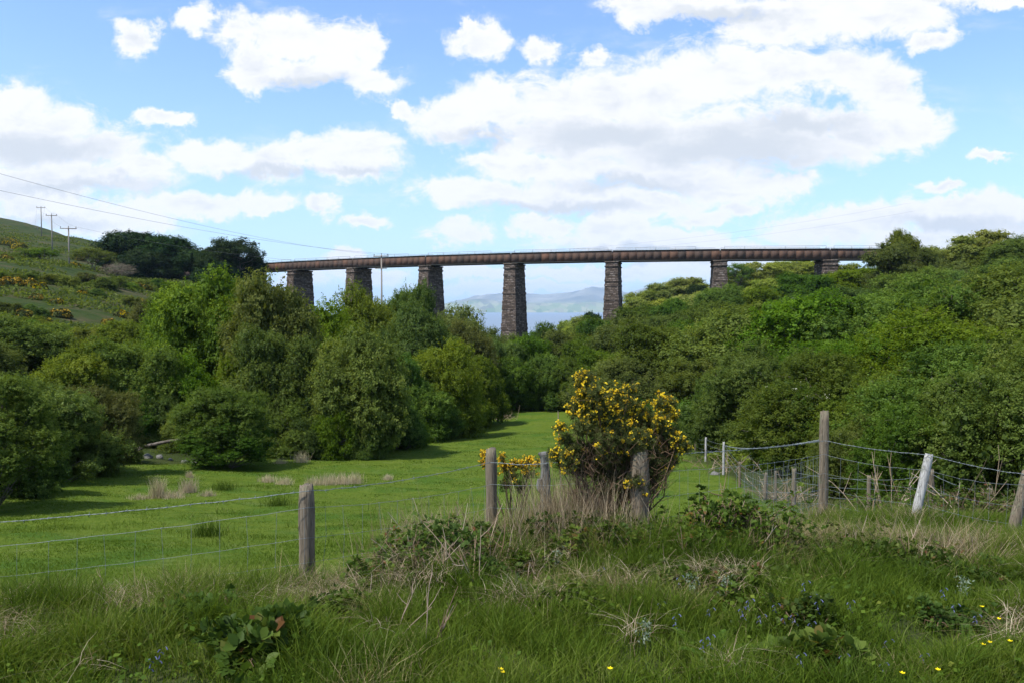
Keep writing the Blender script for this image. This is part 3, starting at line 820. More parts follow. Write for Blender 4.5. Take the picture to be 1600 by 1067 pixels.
# ------------------------------------------------------------------ foliage
def leaf_cloud(pos, nrm, size, asp=0.6, rng=RNG, droop=0.0):
    """one folded diamond leaf (two triangles as one quad) per position"""
    n = len(pos)
    nrm = nrm / (np.linalg.norm(nrm, axis=1)[:, None] + 1e-9)
    r = rng.normal(size=(n, 3)); a = np.cross(nrm, r); a /= np.linalg.norm(a, axis=1)[:, None] + 1e-9
    b = np.cross(nrm, a)
    L = size[:, None] * 0.5; W = L * asp
    fold = nrm * size[:, None] * 0.10
    V = np.stack([pos - a * L, pos + b * W + fold, pos + a * L, pos - b * W + fold], 1).reshape(-1, 3)
    Q = np.arange(4 * n, dtype=np.int32).reshape(-1, 4)
    return V, Q

def sphere_dirs(n, rng):
    d = rng.normal(size=(n, 3)); return d / np.linalg.norm(d, axis=1)[:, None]

def tree_proto(name, H=8.0, R=4.0, puffs=46, leaves=26000, leaf=0.14, base=0.12, kind='alder', stems=3, puff_r=1.0, airy=0.0, spikes=0.3, seed=1, asp=0.62, skew=0.0, trunk_show=True, flower=0.0, flat=0.8):
    """root empty > trunk, crown. Crown = leaf sprays filling puffs hung on real limbs"""
    rng = np.random.default_rng(seed)
    root = empty(name, (0, 0, 0))
    zc = H * (base + 1) / 2; rz = H * (1 - base) / 2
    # puff centres over an uneven ellipsoid
    C = []; k = 0
    while len(C) < puffs and k < 5000:
        k += 1
        d = sphere_dirs(1, rng)[0]
        if d[2] < -0.92: continue
        lump = 0.86 + 0.2 * math.sin(3.1 * d[0] + seed) * math.cos(2.7 * d[1] + 2 * seed) + rng.uniform(-.08, .08)
        wd = 1 + .45 * max(0, -d[2]) if base < .1 else 1.0
        d = d * np.array([wd, wd, 1])
        f = rng.uniform(0.62, 0.86) if rng.random() < 0.75 else rng.uniform(0.15, 0.55)
        q_ = min(f * lump * 1.22, rng.uniform(.80, .94))
        c = np.array([d[0] * (R - puff_r * .5) * q_, d[1] * (R - puff_r * .5) * q_, zc + d[2] * (rz - puff_r * .5) * q_])
        c[0] += skew * (c[2] / H) * R
        c[2] = max(c[2], H * base + puff_r * .45)
        if all(np.linalg.norm((c - q) * (1, 1, 1.2)) > puff_r * 0.55 for q in C): C.append(c)
    C = np.array(C)
    PR = puff_r * rng.uniform(0.5, 1.35, len(C))
    tips = []
    g = Geo()
    # stems and limbs
    st = []
    for s in range(stems):
        an = s / stems * 6.28 + rng.uniform(0, 1); lean = rng.uniform(.08, .3) if stems > 1 else .05
        top = np.array([math.cos(an) * lean * R + skew * R * .5, math.sin(an) * lean * R, H * rng.uniform(.5, .7)])
        b0 = np.array([math.cos(an) * .12, math.sin(an) * .12, -0.6])
        mid = (b0 + top) / 2 + rng.normal(size=3) * .12 * R * np.array([.6, .6, .1])
        pts = [b0, b0 * .5 + mid * .5 + rng.normal(size=3) * .04 * R, mid, mid * .45 + top * .55, top]
        r0 = H * 0.017 / math.sqrt(stems) * 1.3
        g.tube(pts, np.linspace(r0, r0 * .35, 5), 7); st.append(np.array(pts))
    allp = np.vstack(st)
    for c, pr in zip(C, PR):
        dd = np.linalg.norm(allp - c * np.array([1, 1, .8]), axis=1) + (allp[:, 2] > c[2] - .1 * H) * 3
        j = int(np.argmin(dd)); a = allp[j]
        mid = (a + c) / 2 + rng.normal(size=3) * .08 * R
        g.tube([a, mid, c], [H * .0055, H * .004, H * .0018], 5, cap=False)
        for q in range(3):
            e = c + sphere_dirs(1, rng)[0] * pr * .8
            g.tube([c, (c + e) / 2 + rng.normal(size=3) * .1, e], [H * .0018, H * .0013, H * .0006], 3, cap=False)
    g.build('trunk', M['bark'], root, smooth=True)
    # leaves in sprays: little bunches, denser on the outside
    w = PR ** 2; w /= w.sum()
    bunch = 15 if leaf > .1 else 18
    nb = leaves // bunch
    which = rng.choice(len(C), nb, p=w)
    d = sphere_dirs(nb, rng); d[:, 2] = np.abs(d[:, 2]) * np.where(rng.random(nb) < .72, 1, -1)
    rad = PR[which] * (1 - (rng.random(nb) ** 2.2) * (0.45 if airy == 0 else .9))
    # surface of a puff is itself knobbly
    rad *= 1 + .22 * np.sin(d[:, 0] * 7 + which) * np.cos(d[:, 1] * 6 + 2 * which) 
    cen = C[which] + d * rad[:, None] * np.array([1, 1, flat])
    up = rng.random(nb) < spikes * .35
    shoot = np.where(up, rng.uniform(0.1, .5, nb) * puff_r, 0)
    bd = d + np.array([0, 0, .5]); bd /= np.linalg.norm(bd, axis=1)[:, None]
    along = np.linspace(0, 1, bunch)
    pos = cen[:, None, :] + bd[:, None, :] * (shoot[:, None] * along[None, :])[:, :, None] + rng.normal(size=(nb, bunch, 3)) * leaf * np.where(up, .5, .85)[:, None, None] * np.array([1, 1, .8])
    nrm = bd[:, None, :] * 0.9 + rng.normal(size=(nb, bunch, 3)) * 0.5 + np.array([0, 0, .25])
    pos = pos.reshape(-1, 3); nrm = nrm.reshape(-1, 3)
    size = leaf * rng.uniform(.6, 1.35, len(pos))
    tint = np.clip(rng.normal(.5, .18, nb), 0, 1).repeat(bunch) + rng.normal(0, .1, len(pos)) + (PR[which] * 0).repeat(bunch)
    ptint = rng.normal(0, .12, len(C)); tint = np.clip(tint + ptint[which].repeat(bunch), 0.0, .92 if flower else 1)
    if flower:
        fm = rng.random(nb) < flower
        tint[np.repeat(fm & (d[:, 2] > -.1), bunch)] = 1.0
    V, Q = leaf_cloud(pos, nrm, size, asp, rng)
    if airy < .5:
        # broad leaves deep inside that close the crown, shade painted as dark tint
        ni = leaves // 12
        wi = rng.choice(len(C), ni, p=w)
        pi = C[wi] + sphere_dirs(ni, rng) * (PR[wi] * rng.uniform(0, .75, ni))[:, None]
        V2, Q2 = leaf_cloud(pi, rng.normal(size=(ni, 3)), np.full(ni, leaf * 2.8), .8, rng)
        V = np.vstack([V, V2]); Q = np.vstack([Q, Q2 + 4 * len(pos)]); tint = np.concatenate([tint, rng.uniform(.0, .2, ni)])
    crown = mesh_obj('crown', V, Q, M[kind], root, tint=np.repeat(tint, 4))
    root['H'] = H; root['R'] = R
    return root

PROTO = {}
def proto(key, nm, **kw):
    r = tree_proto(nm, **kw)
    cr = [c for c in r.children if c.name.startswith('crown')][0]
    co = np.zeros(len(cr.data.vertices) * 3, np.float32); cr.data.vertices.foreach_get('co', co); co = co.reshape(-1, 3)
    Re = float(np.percentile(np.abs(co[:, :2]), 98.5)); He = float(np.percentile(co[:, 2], 99.4))
    PROTO.setdefault(key, []).append(dict(root=r, H=He, R=Re, name=nm, kids=list(r.children), used=False))
proto('willow', 'willow_tree', kind='willow', seed=3, leaves=80000, leaf=.14, puffs=60, puff_r=1.15, base=.04, spikes=.7)
proto('willow', 'willow_tree', kind='willow', seed=8, leaves=80000, leaf=.14, puffs=54, puff_r=1.25, base=.06, spikes=.7, skew=.1)
proto('alder', 'alder_tree', kind='alder', seed=14, leaves=80000, leaf=.135, puffs=64, puff_r=1.05, base=.06, spikes=.4)
proto('alder', 'alder_tree', kind='alder', seed=21, leaves=80000, leaf=.135, puffs=58, puff_r=1.15, base=.05, spikes=.5)
proto('olive', 'sallow_tree', kind='olive', seed=33, leaves=60000, leaf=.12, puffs=60, puff_r=1.1, base=.05, airy=.3, spikes=1.0)
proto('olive', 'sallow_tree', kind='olive', seed=35, leaves=60000, leaf=.12, puffs=64, puff_r=1.0, base=.05, airy=.3, spikes=1.0)
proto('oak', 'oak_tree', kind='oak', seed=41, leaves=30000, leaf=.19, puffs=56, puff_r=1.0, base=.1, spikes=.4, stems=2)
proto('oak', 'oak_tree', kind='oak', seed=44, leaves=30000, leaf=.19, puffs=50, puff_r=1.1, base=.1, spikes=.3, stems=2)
proto('dark', 'evergreen_tree', kind='dark', seed=52, leaves=50000, leaf=.2, puffs=52, puff_r=1.15, base=.05, spikes=.3, stems=1, flat=.8)
proto('airy', 'pine_tree', kind='dark', seed=58, leaves=22000, leaf=.19, puffs=44, puff_r=.95, base=.22, airy=.6, spikes=.2, stems=2, flat=.7)
proto('thorn', 'hawthorn_tree', kind='alder', seed=63, leaves=12000, leaf=.16, puffs=26, puff_r=1.0, base=.38, airy=.7, stems=3, flat=.5)
proto('bare', 'bare_shrub', kind='twig', seed=71, H=5, R=2.6, leaves=26000, leaf=.11, asp=.12, puffs=50, puff_r=.6, base=.1, airy=.9, stems=6, spikes=1.5)
proto('bloom', 'flowering_hawthorn', kind='blossom', seed=77, leaves=62000, leaf=.11, puffs=60, puff_r=1.05, base=.05, spikes=.6, flower=.035)
proto('near', 'hazel_tree', kind='alder', seed=83, H=7, R=3.6, leaves=130000, leaf=.075, puffs=90, puff_r=.8, base=.03, spikes=.8, stems=5)
proto('near', 'hazel_tree', kind='alder', seed=87, H=7, R=3.6, leaves=130000, leaf=.075, puffs=84, puff_r=.85, base=.03, spikes=.8, stems=5)
proto('bush', 'willow_bush', kind='olive', seed=91, H=5, R=3.2, leaves=110000, leaf=.075, puffs=70, puff_r=.72, base=.02, spikes=.8, stems=6)

def plant_at(key, px, ytop, w, D, label, cat, group=None, var=None, sink=None, yb=None, rot=None):
    if sink is None: sink = 1.3 if D < 90 else .3
    lst = PROTO[key]; p = lst[var if var is not None else random.randrange(len(lst))]
    top = P(px, ytop, D)
    b = gz(top[0], D) - sink
    if yb is not None: b = P(px, yb, D)[2]
    h = max(top[2] - b, 1.6)
    if yb is None and key != 'bare': h = max(h, (.78 if key != 'olive' else .85) * w / F * D); b = top[2] - h
    if not p['used']:
        r = p['root']; p['used'] = True; kids = p['kids']
    else:
        r = p['root'].copy(); COL.objects.link(r)
        for c in p['kids']:
            q = c.copy(); COL.objects.link(q); q.parent = r
    r.location = (top[0], D, b)
    r.rotation_euler = (0, 0, rot if rot is not None else random.uniform(0, 6.28))
    s = (w / F * D / 2) / p['R']
    r.scale = (s, s * random.uniform(.92, 1.08), h / p['H'])
    for k in ('group', 'label', 'category', 'kind'):
        if k in r: del r[k]
    tag(r, label, cat, group)
    return r

T = plant_at
# the willows and alders on the left of the pasture
T('willow', 322, 434, 180, 53, 'tall bright green willow, leftmost of the big rounded trees left of the pasture', 'tree', var=0)
T('willow', 424, 440, 160, 50, 'tall bright green willow second from the left among the big rounded trees', 'tree', var=1)
T('willow', 378, 458, 140, 54, 'rounded willow in the middle of the three big trees at the left', 'tree')
T('alder', 270, 455, 110, 60, 'dark alder just behind the leftmost tall willow', 'tree')
T('willow', 500, 482, 140, 60, 'rounded willow half hidden behind the second big willow', 'tree')
T('willow', 566, 456, 130, 70, 'rounded green tree below the second pier from the left', 'tree')
T('alder', 636, 452, 100, 74, 'loose leaved tree around the foot of the pole by the viaduct', 'tree')
T('willow', 562, 520, 150, 44, 'full rounded willow with foliage to the ground, at the front left of the pasture edge', 'tree', var=0)
T('willow', 650, 482, 130, 66, 'green willow in front of the third pier from the left', 'tree')
T('alder', 430, 520, 150, 45, 'shaded alder with dark limbs under the tall willows', 'tree')
T('alder', 380, 545, 100, 49, 'dark alder in the shade between the tall willows and the small bush', 'tree')
T('olive', 705, 482, 105, 84, 'thin greyish sallow at the foot of the pier left of the sea', 'tree')
T('olive', 728, 505, 100, 78, 'olive green sallow right below the left edge of the sea', 'tree')
T('willow', 690, 540, 130, 58, 'rounded green willow at the far left of the pasture end', 'tree', var=1)
T('alder', 628, 560, 90, 55, 'dark alder in the gap between two rounded willows', 'tree')
T('alder', 740, 560, 90, 68, 'dark alder at the left of the far field corner', 'tree')
T('bush', 352, 607, 140, 37, 'small rounded sallow bush standing forward on the left pasture edge', 'bush', yb=722)
T('near', 352, 655, 130, 36.4, 'low leafy skirt of growth under the small rounded bush', 'bush', yb=738)
T('alder', 290, 560, 110, 47, 'alder behind the small sallow bush and the fallen branch', 'tree')
T('alder', 205, 537, 150, 46, 'dark green alder above the fallen branch', 'tree', var=0)
T('willow', 120, 545, 130, 44, 'yellowish green willow left of the dark alder over the fallen branch', 'tree')
T('bush', 50, 596, 230, 28, 'broad olive green bush at the left edge of the pasture', 'bush', yb=800)
T('alder', 15, 650, 150, 24, 'low green bush in front of the broad olive bush at the left', 'bush', yb=830)
T('bush', 150, 606, 150, 32, 'olive green bush next to the fallen branch', 'bush', yb=752)
T('near', -20, 595, 200, 21, 'leafy bush cut by the left frame edge', 'bush', yb=815)
T('willow', 20, 498, 150, 56, 'rounded green tree against the left frame edge', 'tree')
T('willow', -70, 520, 170, 46, 'green tree mostly outside the left frame edge', 'tree')
T('alder', 85, 508, 100, 72, 'low dark green tree at the foot of the gorse hillside', 'tree')
T('olive', 150, 515, 105, 70, 'low olive sallow at the foot of the gorse hillside', 'tree')
T('olive', 205, 503, 100, 68, 'grey green sallow at the foot of the gorse hillside, right of two others', 'tree')
T('alder', 262, 495, 80, 66, 'dark shrub beside the leftmost tall willow', 'tree')
T('olive', 235, 470, 60, 88, 'small sallow on the hillside left of the tall willow', 'tree')
# undergrowth that closes the foot of the trees along the pasture
G0 = 'low bushes under the trees along the left edge of the pasture'
for k_, px, yt, w, D in [('alder', 300, 640, 90, 43), ('alder', 400, 620, 110, 44), ('near', 455, 625, 110, 42.5), ('alder', 500, 600, 120, 45), ('near', 520, 640, 70, 42), ('alder', 610, 615, 100, 48), ('alder', 655, 600, 110, 55), ('near', 690, 612, 80, 56), ('alder', 715, 595, 90, 64), ('alder', 745, 590, 90, 76),
                         ('alder', 250, 620, 110, 45), ('alder', 195, 610, 110, 44), ('near', 170, 655, 80, 36), ('alder', 790, 590, 90, 86), ('alder', 835, 590, 90, 88), ('alder', 880, 590, 90, 88), ('near', 575, 650, 70, 42.5), ('near', 480, 655, 60, 41.5), ('near', 640, 645, 60, 50), ('olive', 110, 660, 100, 30)]:
    T(k_, px, yt, w, D, 'low dark bush in the undergrowth at the foot of the trees edging the pasture', 'bush', G0, sink=.9)
# the dark trees on the left skyline
T('dark', 205, 364, 98, 186, 'dark evergreen, leftmost of the dark trees on the left skyline', 'tree')
T('dark', 262, 372, 92, 180, 'dark evergreen in the middle of the dark skyline trees', 'tree')
T('dark', 232, 392, 80, 176, 'lower dark evergreen in front of the skyline clump', 'tree')
T('dark', 305, 392, 70, 178, 'dark evergreen between the skyline clump and the open pine', 'tree')
T('airy', 368, 375, 84, 176, 'open crowned pine with sky showing through, by the left end of the viaduct', 'tree', rot=1.0)
T('airy', 335, 394, 62, 174, 'smaller open crowned pine left of the pine by the viaduct end', 'tree', rot=3.0)
T('dark', 390, 402, 56, 182, 'dark tree hiding the left end of the viaduct', 'tree')
T('dark', 345, 386, 70, 180, 'dark evergreen filling the clump between the two pines', 'tree')
T('dark', 340, 412, 70, 172, 'dark low tree under the two pines', 'tree')
T('thorn', 145, 388, 62, 150, 'small hawthorn with bare trunk right of the nearest hillside pole', 'tree')
T('thorn', 45, 388, 40, 150, 'wind bent hawthorn on the open hillside, left of a pair', 'tree')
T('thorn', 66, 388, 46, 149, 'wind bent hawthorn on the open hillside, right of a pair', 'tree')
T('bare', 186, 412, 54, 148, 'bare grey shrub in front of the dark skyline trees', 'shrub')
T('bare', 150, 442, 40, 118, 'bare leaning grey shrub on the middle of the gorse hillside', 'shrub')
T('thorn', 180, 432, 44, 120, 'small green thorn touching the bare leaning shrub', 'tree')
T('bare', 252, 466, 44, 100, 'bare brownish shrub low on the hillside', 'shrub')
G8 = 'low scrub bushes dotted over the left hillside'
rs = random.Random(4)
for k_ in range(34):
    if k_ < 14: px, py = 5 + k_ * 22 + rs.uniform(-6, 6), 432 + k_ * 1.2 + rs.uniform(-4, 4)
    else: px, py = rs.uniform(0, 300), rs.uniform(455, 520)
    if px > 285 and py < 450: continue
    D_ = ground_hit(px, py + 6, 60, 340)
    if D_ is None: continue
    T('alder' if rs.random() < .6 else 'olive', px, py - rs.uniform(3, 10), rs.uniform(26, 50), D_, 'low dark scrub bush on the open hillside among the orange gorse', 'bush', G8, sink=.3)
# the far end of the pasture and the valley below the viaduct
G1 = 'alders closing the far end of the pasture'
for i, (px, yt, w, D) in enumerate([(775, 532, 95, 84), (826, 528, 95, 88), (872, 520, 90, 92), (912, 530, 90, 86), (800, 560, 80, 82), (852, 556, 84, 83), (895, 562, 80, 82), (940, 548, 90, 80)]):
    T('alder', px, yt, w, D, 'dark green alder in the row closing the far end of the pasture', 'tree', G1)
T('olive', 755, 515, 80, 100, 'olive sallow in front of the sea left of the middle pier', 'tree')
T('olive', 800, 524, 70, 120, 'olive sallow at the foot of the middle pier', 'tree')
T('alder', 845, 508, 62, 135, 'green tree just right of the foot of the middle pier', 'tree')
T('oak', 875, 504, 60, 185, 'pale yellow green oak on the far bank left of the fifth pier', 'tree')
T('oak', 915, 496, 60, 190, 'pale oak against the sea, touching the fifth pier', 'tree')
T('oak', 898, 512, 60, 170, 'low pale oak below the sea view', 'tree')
T('dark', 925, 490, 34, 172, 'small dark tree among the pale oaks left of the fifth pier', 'tree')
# ridge behind the viaduct, its sunlit look painted into the yellow green leaf colour
G2 = 'pale oaks on the ridge behind the viaduct'
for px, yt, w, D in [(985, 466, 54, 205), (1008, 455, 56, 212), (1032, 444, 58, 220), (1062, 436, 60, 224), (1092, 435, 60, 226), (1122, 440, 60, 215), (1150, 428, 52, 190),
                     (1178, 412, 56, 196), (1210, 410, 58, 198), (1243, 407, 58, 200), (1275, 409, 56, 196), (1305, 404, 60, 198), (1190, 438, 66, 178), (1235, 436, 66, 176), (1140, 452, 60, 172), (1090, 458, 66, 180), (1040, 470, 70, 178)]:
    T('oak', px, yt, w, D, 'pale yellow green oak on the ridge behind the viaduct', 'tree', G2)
T('thorn', 1155, 412, 44, 185, 'dark open crowned thorn on the ridge right of the sixth pier', 'tree')
T('dark', 1088, 446, 30, 200, 'small dark tree just left of the sixth pier', 'tree')
# wood on the right hand slope
top_px = [900, 950, 1000, 1060, 1110, 1180, 1250, 1330, 1380, 1450, 1500, 1600, 1750, 1900]
top_py = [512, 492, 474, 462, 456, 446, 432, 420, 408, 402, 392, 382, 380, 380]
G3 = 'trees covering the slope right of the pasture'
rows = [(126, 0, 930, 1700, 58, 88), (108, 24, 925, 1700, 68, 100), (92, 52, 930, 1700, 78, 114), (78, 84, 950, 1720, 90, 130), (65, 118, 985, 1740, 104, 150), (54, 158, 1035, 1760, 122, 172), (44, 198, 1085, 1780, 142, 200), (36, 238, 1150, 1800, 160, 230)]
for ri, (D, dy, a, b, step, w) in enumerate(rows):
    px = a + (step * .4 if ri % 2 else 0)
    while px < b:
        q = px + random.uniform(-.15, .15) * step
        yt = np.interp(q, top_px, top_py) + dy * (1.0 if q > 1050 else .75) + random.uniform(-11, 11)
        dd = D + random.uniform(-3, 3)
        r = random.random()
        key = 'alder' if r < .45 else 'willow' if r < .65 else 'olive' if r < .88 else 'bloom'
        if D < 48: key = 'near' if r < .7 else 'bloom' if r < .85 else 'alder'
        if key == 'bloom' and q < 1250: key = 'alder'
        lab = {'alder': 'dark green tree in the wood on the slope right of the pasture', 'willow': 'mid green rounded tree in the wood on the right slope', 'olive': 'olive green tree in the wood on the slope right of the pasture', 'bloom': 'tree flecked with pale blossom in the wood on the right slope', 'near': 'large leafy hazel at the foot of the right slope'}[key]
        T(key, q, yt, w * random.uniform(.95, 1.35), dd, lab, 'tree', G3)
        px += step * 1.15
for k_, px, yt, w, D, lab in [('alder', 1040, 512, 170, 72, 'rounded dark green tree at the right of the far field end'), ('willow', 1150, 492, 210, 68, 'broad rounded green tree above the two thin pale fence posts'), ('alder', 1260, 468, 230, 64, 'broad dark green tree in the middle of the right slope'), ('near', 1400, 446, 280, 60, 'very broad rounded crown high on the right slope, below the viaduct end'), ('near', 1545, 424, 300, 58, 'very broad rounded crown high at the right frame edge'),
                             ('near', 1330, 520, 250, 48, 'large rounded crown behind the tall corner post, halfway up the slope'), ('near', 1490, 496, 300, 44, 'large rounded crown above the leaning pale post, halfway up the slope'), ('willow', 1640, 470, 300, 46, 'large rounded crown at the right frame edge, halfway up the slope'), ('olive', 985, 500, 140, 84, 'rounded olive tree below the fifth pier')]:
    T(k_, px, yt, w, D, lab, 'tree')
T('olive', 1412, 361, 62, 116, 'upright tree standing clear of the wood at the right end of the viaduct', 'tree', var=0)
T('olive', 1408, 382, 108, 113, 'bushy tree hiding the right end of the viaduct', 'tree', var=1)
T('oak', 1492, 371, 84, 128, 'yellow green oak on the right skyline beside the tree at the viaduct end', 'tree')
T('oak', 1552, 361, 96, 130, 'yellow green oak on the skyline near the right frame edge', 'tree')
T('willow', 1590, 372, 90, 120, 'mid green tree on the skyline at the right frame edge', 'tree')
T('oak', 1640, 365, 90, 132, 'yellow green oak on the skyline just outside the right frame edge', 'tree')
T('near', 1200, 545, 200, 42, 'leafy hazel leaning over the right field fence', 'tree')
T('near', 1130, 575, 130, 46, 'leafy hazel behind the two thin pale fence posts', 'tree')
T('near', 1300, 560, 250, 33, 'large hazel behind the tall corner post', 'tree')
T('near', 1400, 575, 270, 28, 'large hazel behind the leaning pale post', 'tree')
T('bloom', 1250, 600, 150, 33, 'bush flecked with pale blossom left of the tall corner post', 'bush')
T('near', 1500, 545, 300, 25, 'large hazel filling the view right of the leaning pale post', 'tree')
T('near', 1590, 560, 300, 21, 'large hazel at the right frame edge behind the wire fence', 'tree')
T('near', 1690, 520, 300, 23, 'large hazel partly outside the right frame edge', 'tree')
T('near', 1450, 640, 200, 22, 'low hazel bush right behind the fence wires', 'bush')
T('near', 1340, 660, 150, 25, 'low hazel bush seen through the wire right of the tall corner post', 'bush')

for lst in PROTO.values():
    for p in lst:
        for k in ('H', 'R'):
            pass

# ------------------------------------------------------------------ gorse on the left hillside
def gorse_far(px, py, w, flower, label):
    D = ground_hit(px, py + w * .25, 60, 340) or 120
    x = ray(px, py)[0] * D; b = gz(x, D)
    R = w / F * D / 2
    rng = np.random.default_rng(int(px * 7 + py))
    r = empty('gorse_bush', (x, D, b)); tag(r, label, 'gorse bush', 'gorse bushes on the left hillside')
    n = 1500
    d = sphere_dirs(n, rng); d[:, 2] = np.abs(d[:, 2])
    lump = 1 + .25 * np.sin(d[:, 0] * 5 + px) * np.cos(d[:, 1] * 4 + py)
    pos = d * (R * lump * (1 - rng.random(n) ** 2 * .6))[:, None] * np.array([1, 1, .75])
    V, Q = leaf_cloud(pos, d + rng.normal(size=(n, 3)) * .6, rng.uniform(.18, .42, n), .5, rng)
    mesh_obj('foliage', V, Q, M['gorse'], r, tint=np.repeat(rng.random(n), 4))
    m = int(520 * flower)
    if m:
        d = sphere_dirs(m, rng); d[:, 2] = np.abs(d[:, 2]); 
        keep = np.sin(d[:, 0] * 4 + py) + np.cos(d[:, 1] * 5 + px) + rng.normal(size=m) * .5 > -.2
        d = d[keep]; lump = 1 + .25 * np.sin(d[:, 0] * 5 + px) * np.cos(d[:, 1] * 4 + py)
        pos = d * (R * 1.03 * lump)[:, None] * np.array([1, 1, .75])
        V, Q = leaf_cloud(pos, d + rng.normal(size=d.shape) * .4, rng.uniform(.16, .36, len(d)), .8, rng)
        mesh_obj('blossom', V, Q, M['far_flower'], r, tint=np.repeat(rng.random(len(d)), 4))
    g = Geo()
    for q in range(4):
        e = sphere_dirs(1, rng)[0]; e[2] = abs(e[2]) * .5
        g.tube([(0, 0, -.3), e * R * .4 + (0, 0, .1), e * R * .75], [.05, .04, .02], 5)
    g.build('stem', M['bark'], r)
for px, py, w, fl, lab in [
    (12, 376, 34, .8, 'broad orange gorse bush on the upper hillside at the left frame edge'), (30, 384, 26, 1.0, 'orange gorse bush on the upper hillside right of the broad one'),
    (5, 440, 24, .8, 'gorse bush at the left frame edge level with the hawthorn roots'), (20, 438, 30, 1.0, 'bright gorse bush in the hedge line at the left of the hillside'), (44, 440, 26, .9, 'gorse bush in the middle of the hillside hedge line'), (62, 446, 22, .5, 'greener gorse bush ending the hillside hedge line'),
    (56, 463, 20, .8, 'gorse bush standing alone below the hillside hedge line'), (90, 470, 18, .3, 'dark nearly flowerless gorse bush on the hillside'), (38, 488, 24, .5, 'brown gorse bush low on the left of the hillside'), (96, 488, 30, .6, 'wide gorse bush low on the hillside'),
    (122, 402, 22, .9, 'gorse bush right of the nearest hillside pole'), (116, 412, 16, .8, 'small gorse bush at the foot of the nearest hillside pole'), (212, 446, 20, 1.0, 'gorse bush under the dark skyline trees'), (226, 448, 18, .8, 'smaller gorse bush under the dark skyline trees'),
    (275, 448, 16, .9, 'gorse bush beside the top of the leftmost tall willow'), (222, 472, 24, .8, 'gorse bush on the lower hillside left of the tall willow'), (236, 480, 22, .5, 'dark gorse bush on the lower hillside left of the tall willow'), (168, 502, 20, .5, 'gorse bush just above the low sallows'),
    (130, 456, 16, .5, 'gorse bush left of the bare leaning shrub'), (8, 402, 20, .6, 'gorse bush between the two rows at the left frame edge'), (70, 500, 20, .4, 'gorse bush above the low trees at the left'), (190, 490, 22, .3, 'dark gorse bush beside the lower sallows')]:
    gorse_far(px, py, w, fl, lab)
# low scrub and rushes on the hillside
n = 60000
Dd = RNG.uniform(60, 330, n); pp = RNG.uniform(-150, 420, n); X = (pp - 800) / F * Dd
sel = fbm(X * .06, Dd * .06, 4, 77) > .46
X, Dd = X[sel], Dd[sel]; n = len(X)
pos = np.stack([X, Dd, height(X, Dd) + RNG.uniform(0, .35, n)], -1)
V, Q = leaf_cloud(pos, RNG.normal(size=(n, 3)) + (0, 0, .6), RNG.uniform(.25, .75, n), .5)
tag(mesh_obj('heather', V, Q, M['alder'], tint=np.repeat(RNG.random(n) * .7, 4)), kind='stuff')

# ------------------------------------------------------------------ fences
def post(px, ptop, D, r, hgt, tilt=(0, 0), parent=None, m='post', org=(0, 0, 0), label=None, seed=0, square=False):
    top = P(px, ptop, D); rng = np.random.default_rng(abs(int(px)) + seed)
    ax = np.array([tilt[0], tilt[1], 1.0]); ax /= np.linalg.norm(ax)
    L = hgt
    g = Geo(); n = 14; seg = 14
    pts = np.array([-ax * L * (1 - k / (n - 1)) for k in range(n)])
    rad = r * (1 + .05 * np.sin(np.arange(n) * 1.3 + px)) * np.linspace(1.05, .97, n); rad[-1] *= .9
    g.tube(pts, rad, seg)
    V = g.V[0]; 
    an = np.arctan2(V[:, 1], V[:, 0])
    k = 1 + .05 * np.sin(an * 5 + px) + .03 * np.sin(an * 9 + V[:, 2] * 3)
    cen = (V @ ax)[:, None] * ax
    g.V[0] = (cen + (V - cen) * k[:, None]).astype(np.float32)
    tp = V[:, 2] > -.03
    g.V[0][tp, 2] += (rng.normal(0, .006, tp.sum()) + .15 * V[tp, 0] * 1.0).astype(np.float32)
    o = g.build('fence_post', M[m], parent, smooth=False)
    o.location = top - np.array(org)
    if label: o['label'] = label
    return o, top, ax

def strand(pts3, rad, barbed=False, name='wire', parent=None, org=(0, 0, 0), sag=0.02, seed=1, m='wire'):
    """a wire through the given points, slightly sagging and kinked; barbed wire is two strands twisted, with barbs"""
    rng = np.random.default_rng(seed); org = np.array(org)
    P3 = []
    for a, b in zip(pts3[:-1], pts3[1:]):
        n = max(8, int(np.linalg.norm(np.array(b) - a) / .09))
        for k in range(n):
            s = k / n; q = np.array(a) * (1 - s) + np.array(b) * s
            q = q + np.array([0, 0, -4 * sag * s * (1 - s) + rng.normal(0, .0022)]); P3.append(q)
    P3.append(np.array(pts3[-1])); P3 = np.array(P3) - org
    g = Geo()
    if barbed:
        # fine twist
        s = np.concatenate([[0], np.cumsum(np.linalg.norm(np.diff(P3, axis=0), axis=1))])
        S = np.arange(0, s[-1], .022); Q3 = np.stack([np.interp(S, s, P3[:, i]) for i in range(3)], -1)
        d = np.gradient(Q3, axis=0); d /= np.linalg.norm(d, axis=1)[:, None]
        A = np.cross(d, (0, 0, 1.)); A /= np.linalg.norm(A, axis=1)[:, None]; B = np.cross(d, A)
        for ph in (0, math.pi):
            th = S * 55 + ph
            g.tube(Q3 + (np.cos(th)[:, None] * A + np.sin(th)[:, None] * B) * rad * 1.0, rad, 4, cap=False)
        k = 4
        while k < len(S) - 2:
            c = Q3[k]
            for q in range(4):
                a = rng.uniform(0, 6.28); e = A[k] * math.cos(a) + B[k] * math.sin(a) + d[k] * rng.uniform(-.5, .5)
                g.tube([c - e * .004, c + e * .019], [rad * .8, rad * .3], 3, cap=False)
            g.tube([c - d[k] * .008, c + d[k] * .008], rad * 2.4, 5)
            k += int(rng.integers(5, 8))
    else:
        g.tube(P3, rad, 5, cap=False)
    return g.build(name, M[m], parent), P3 + org

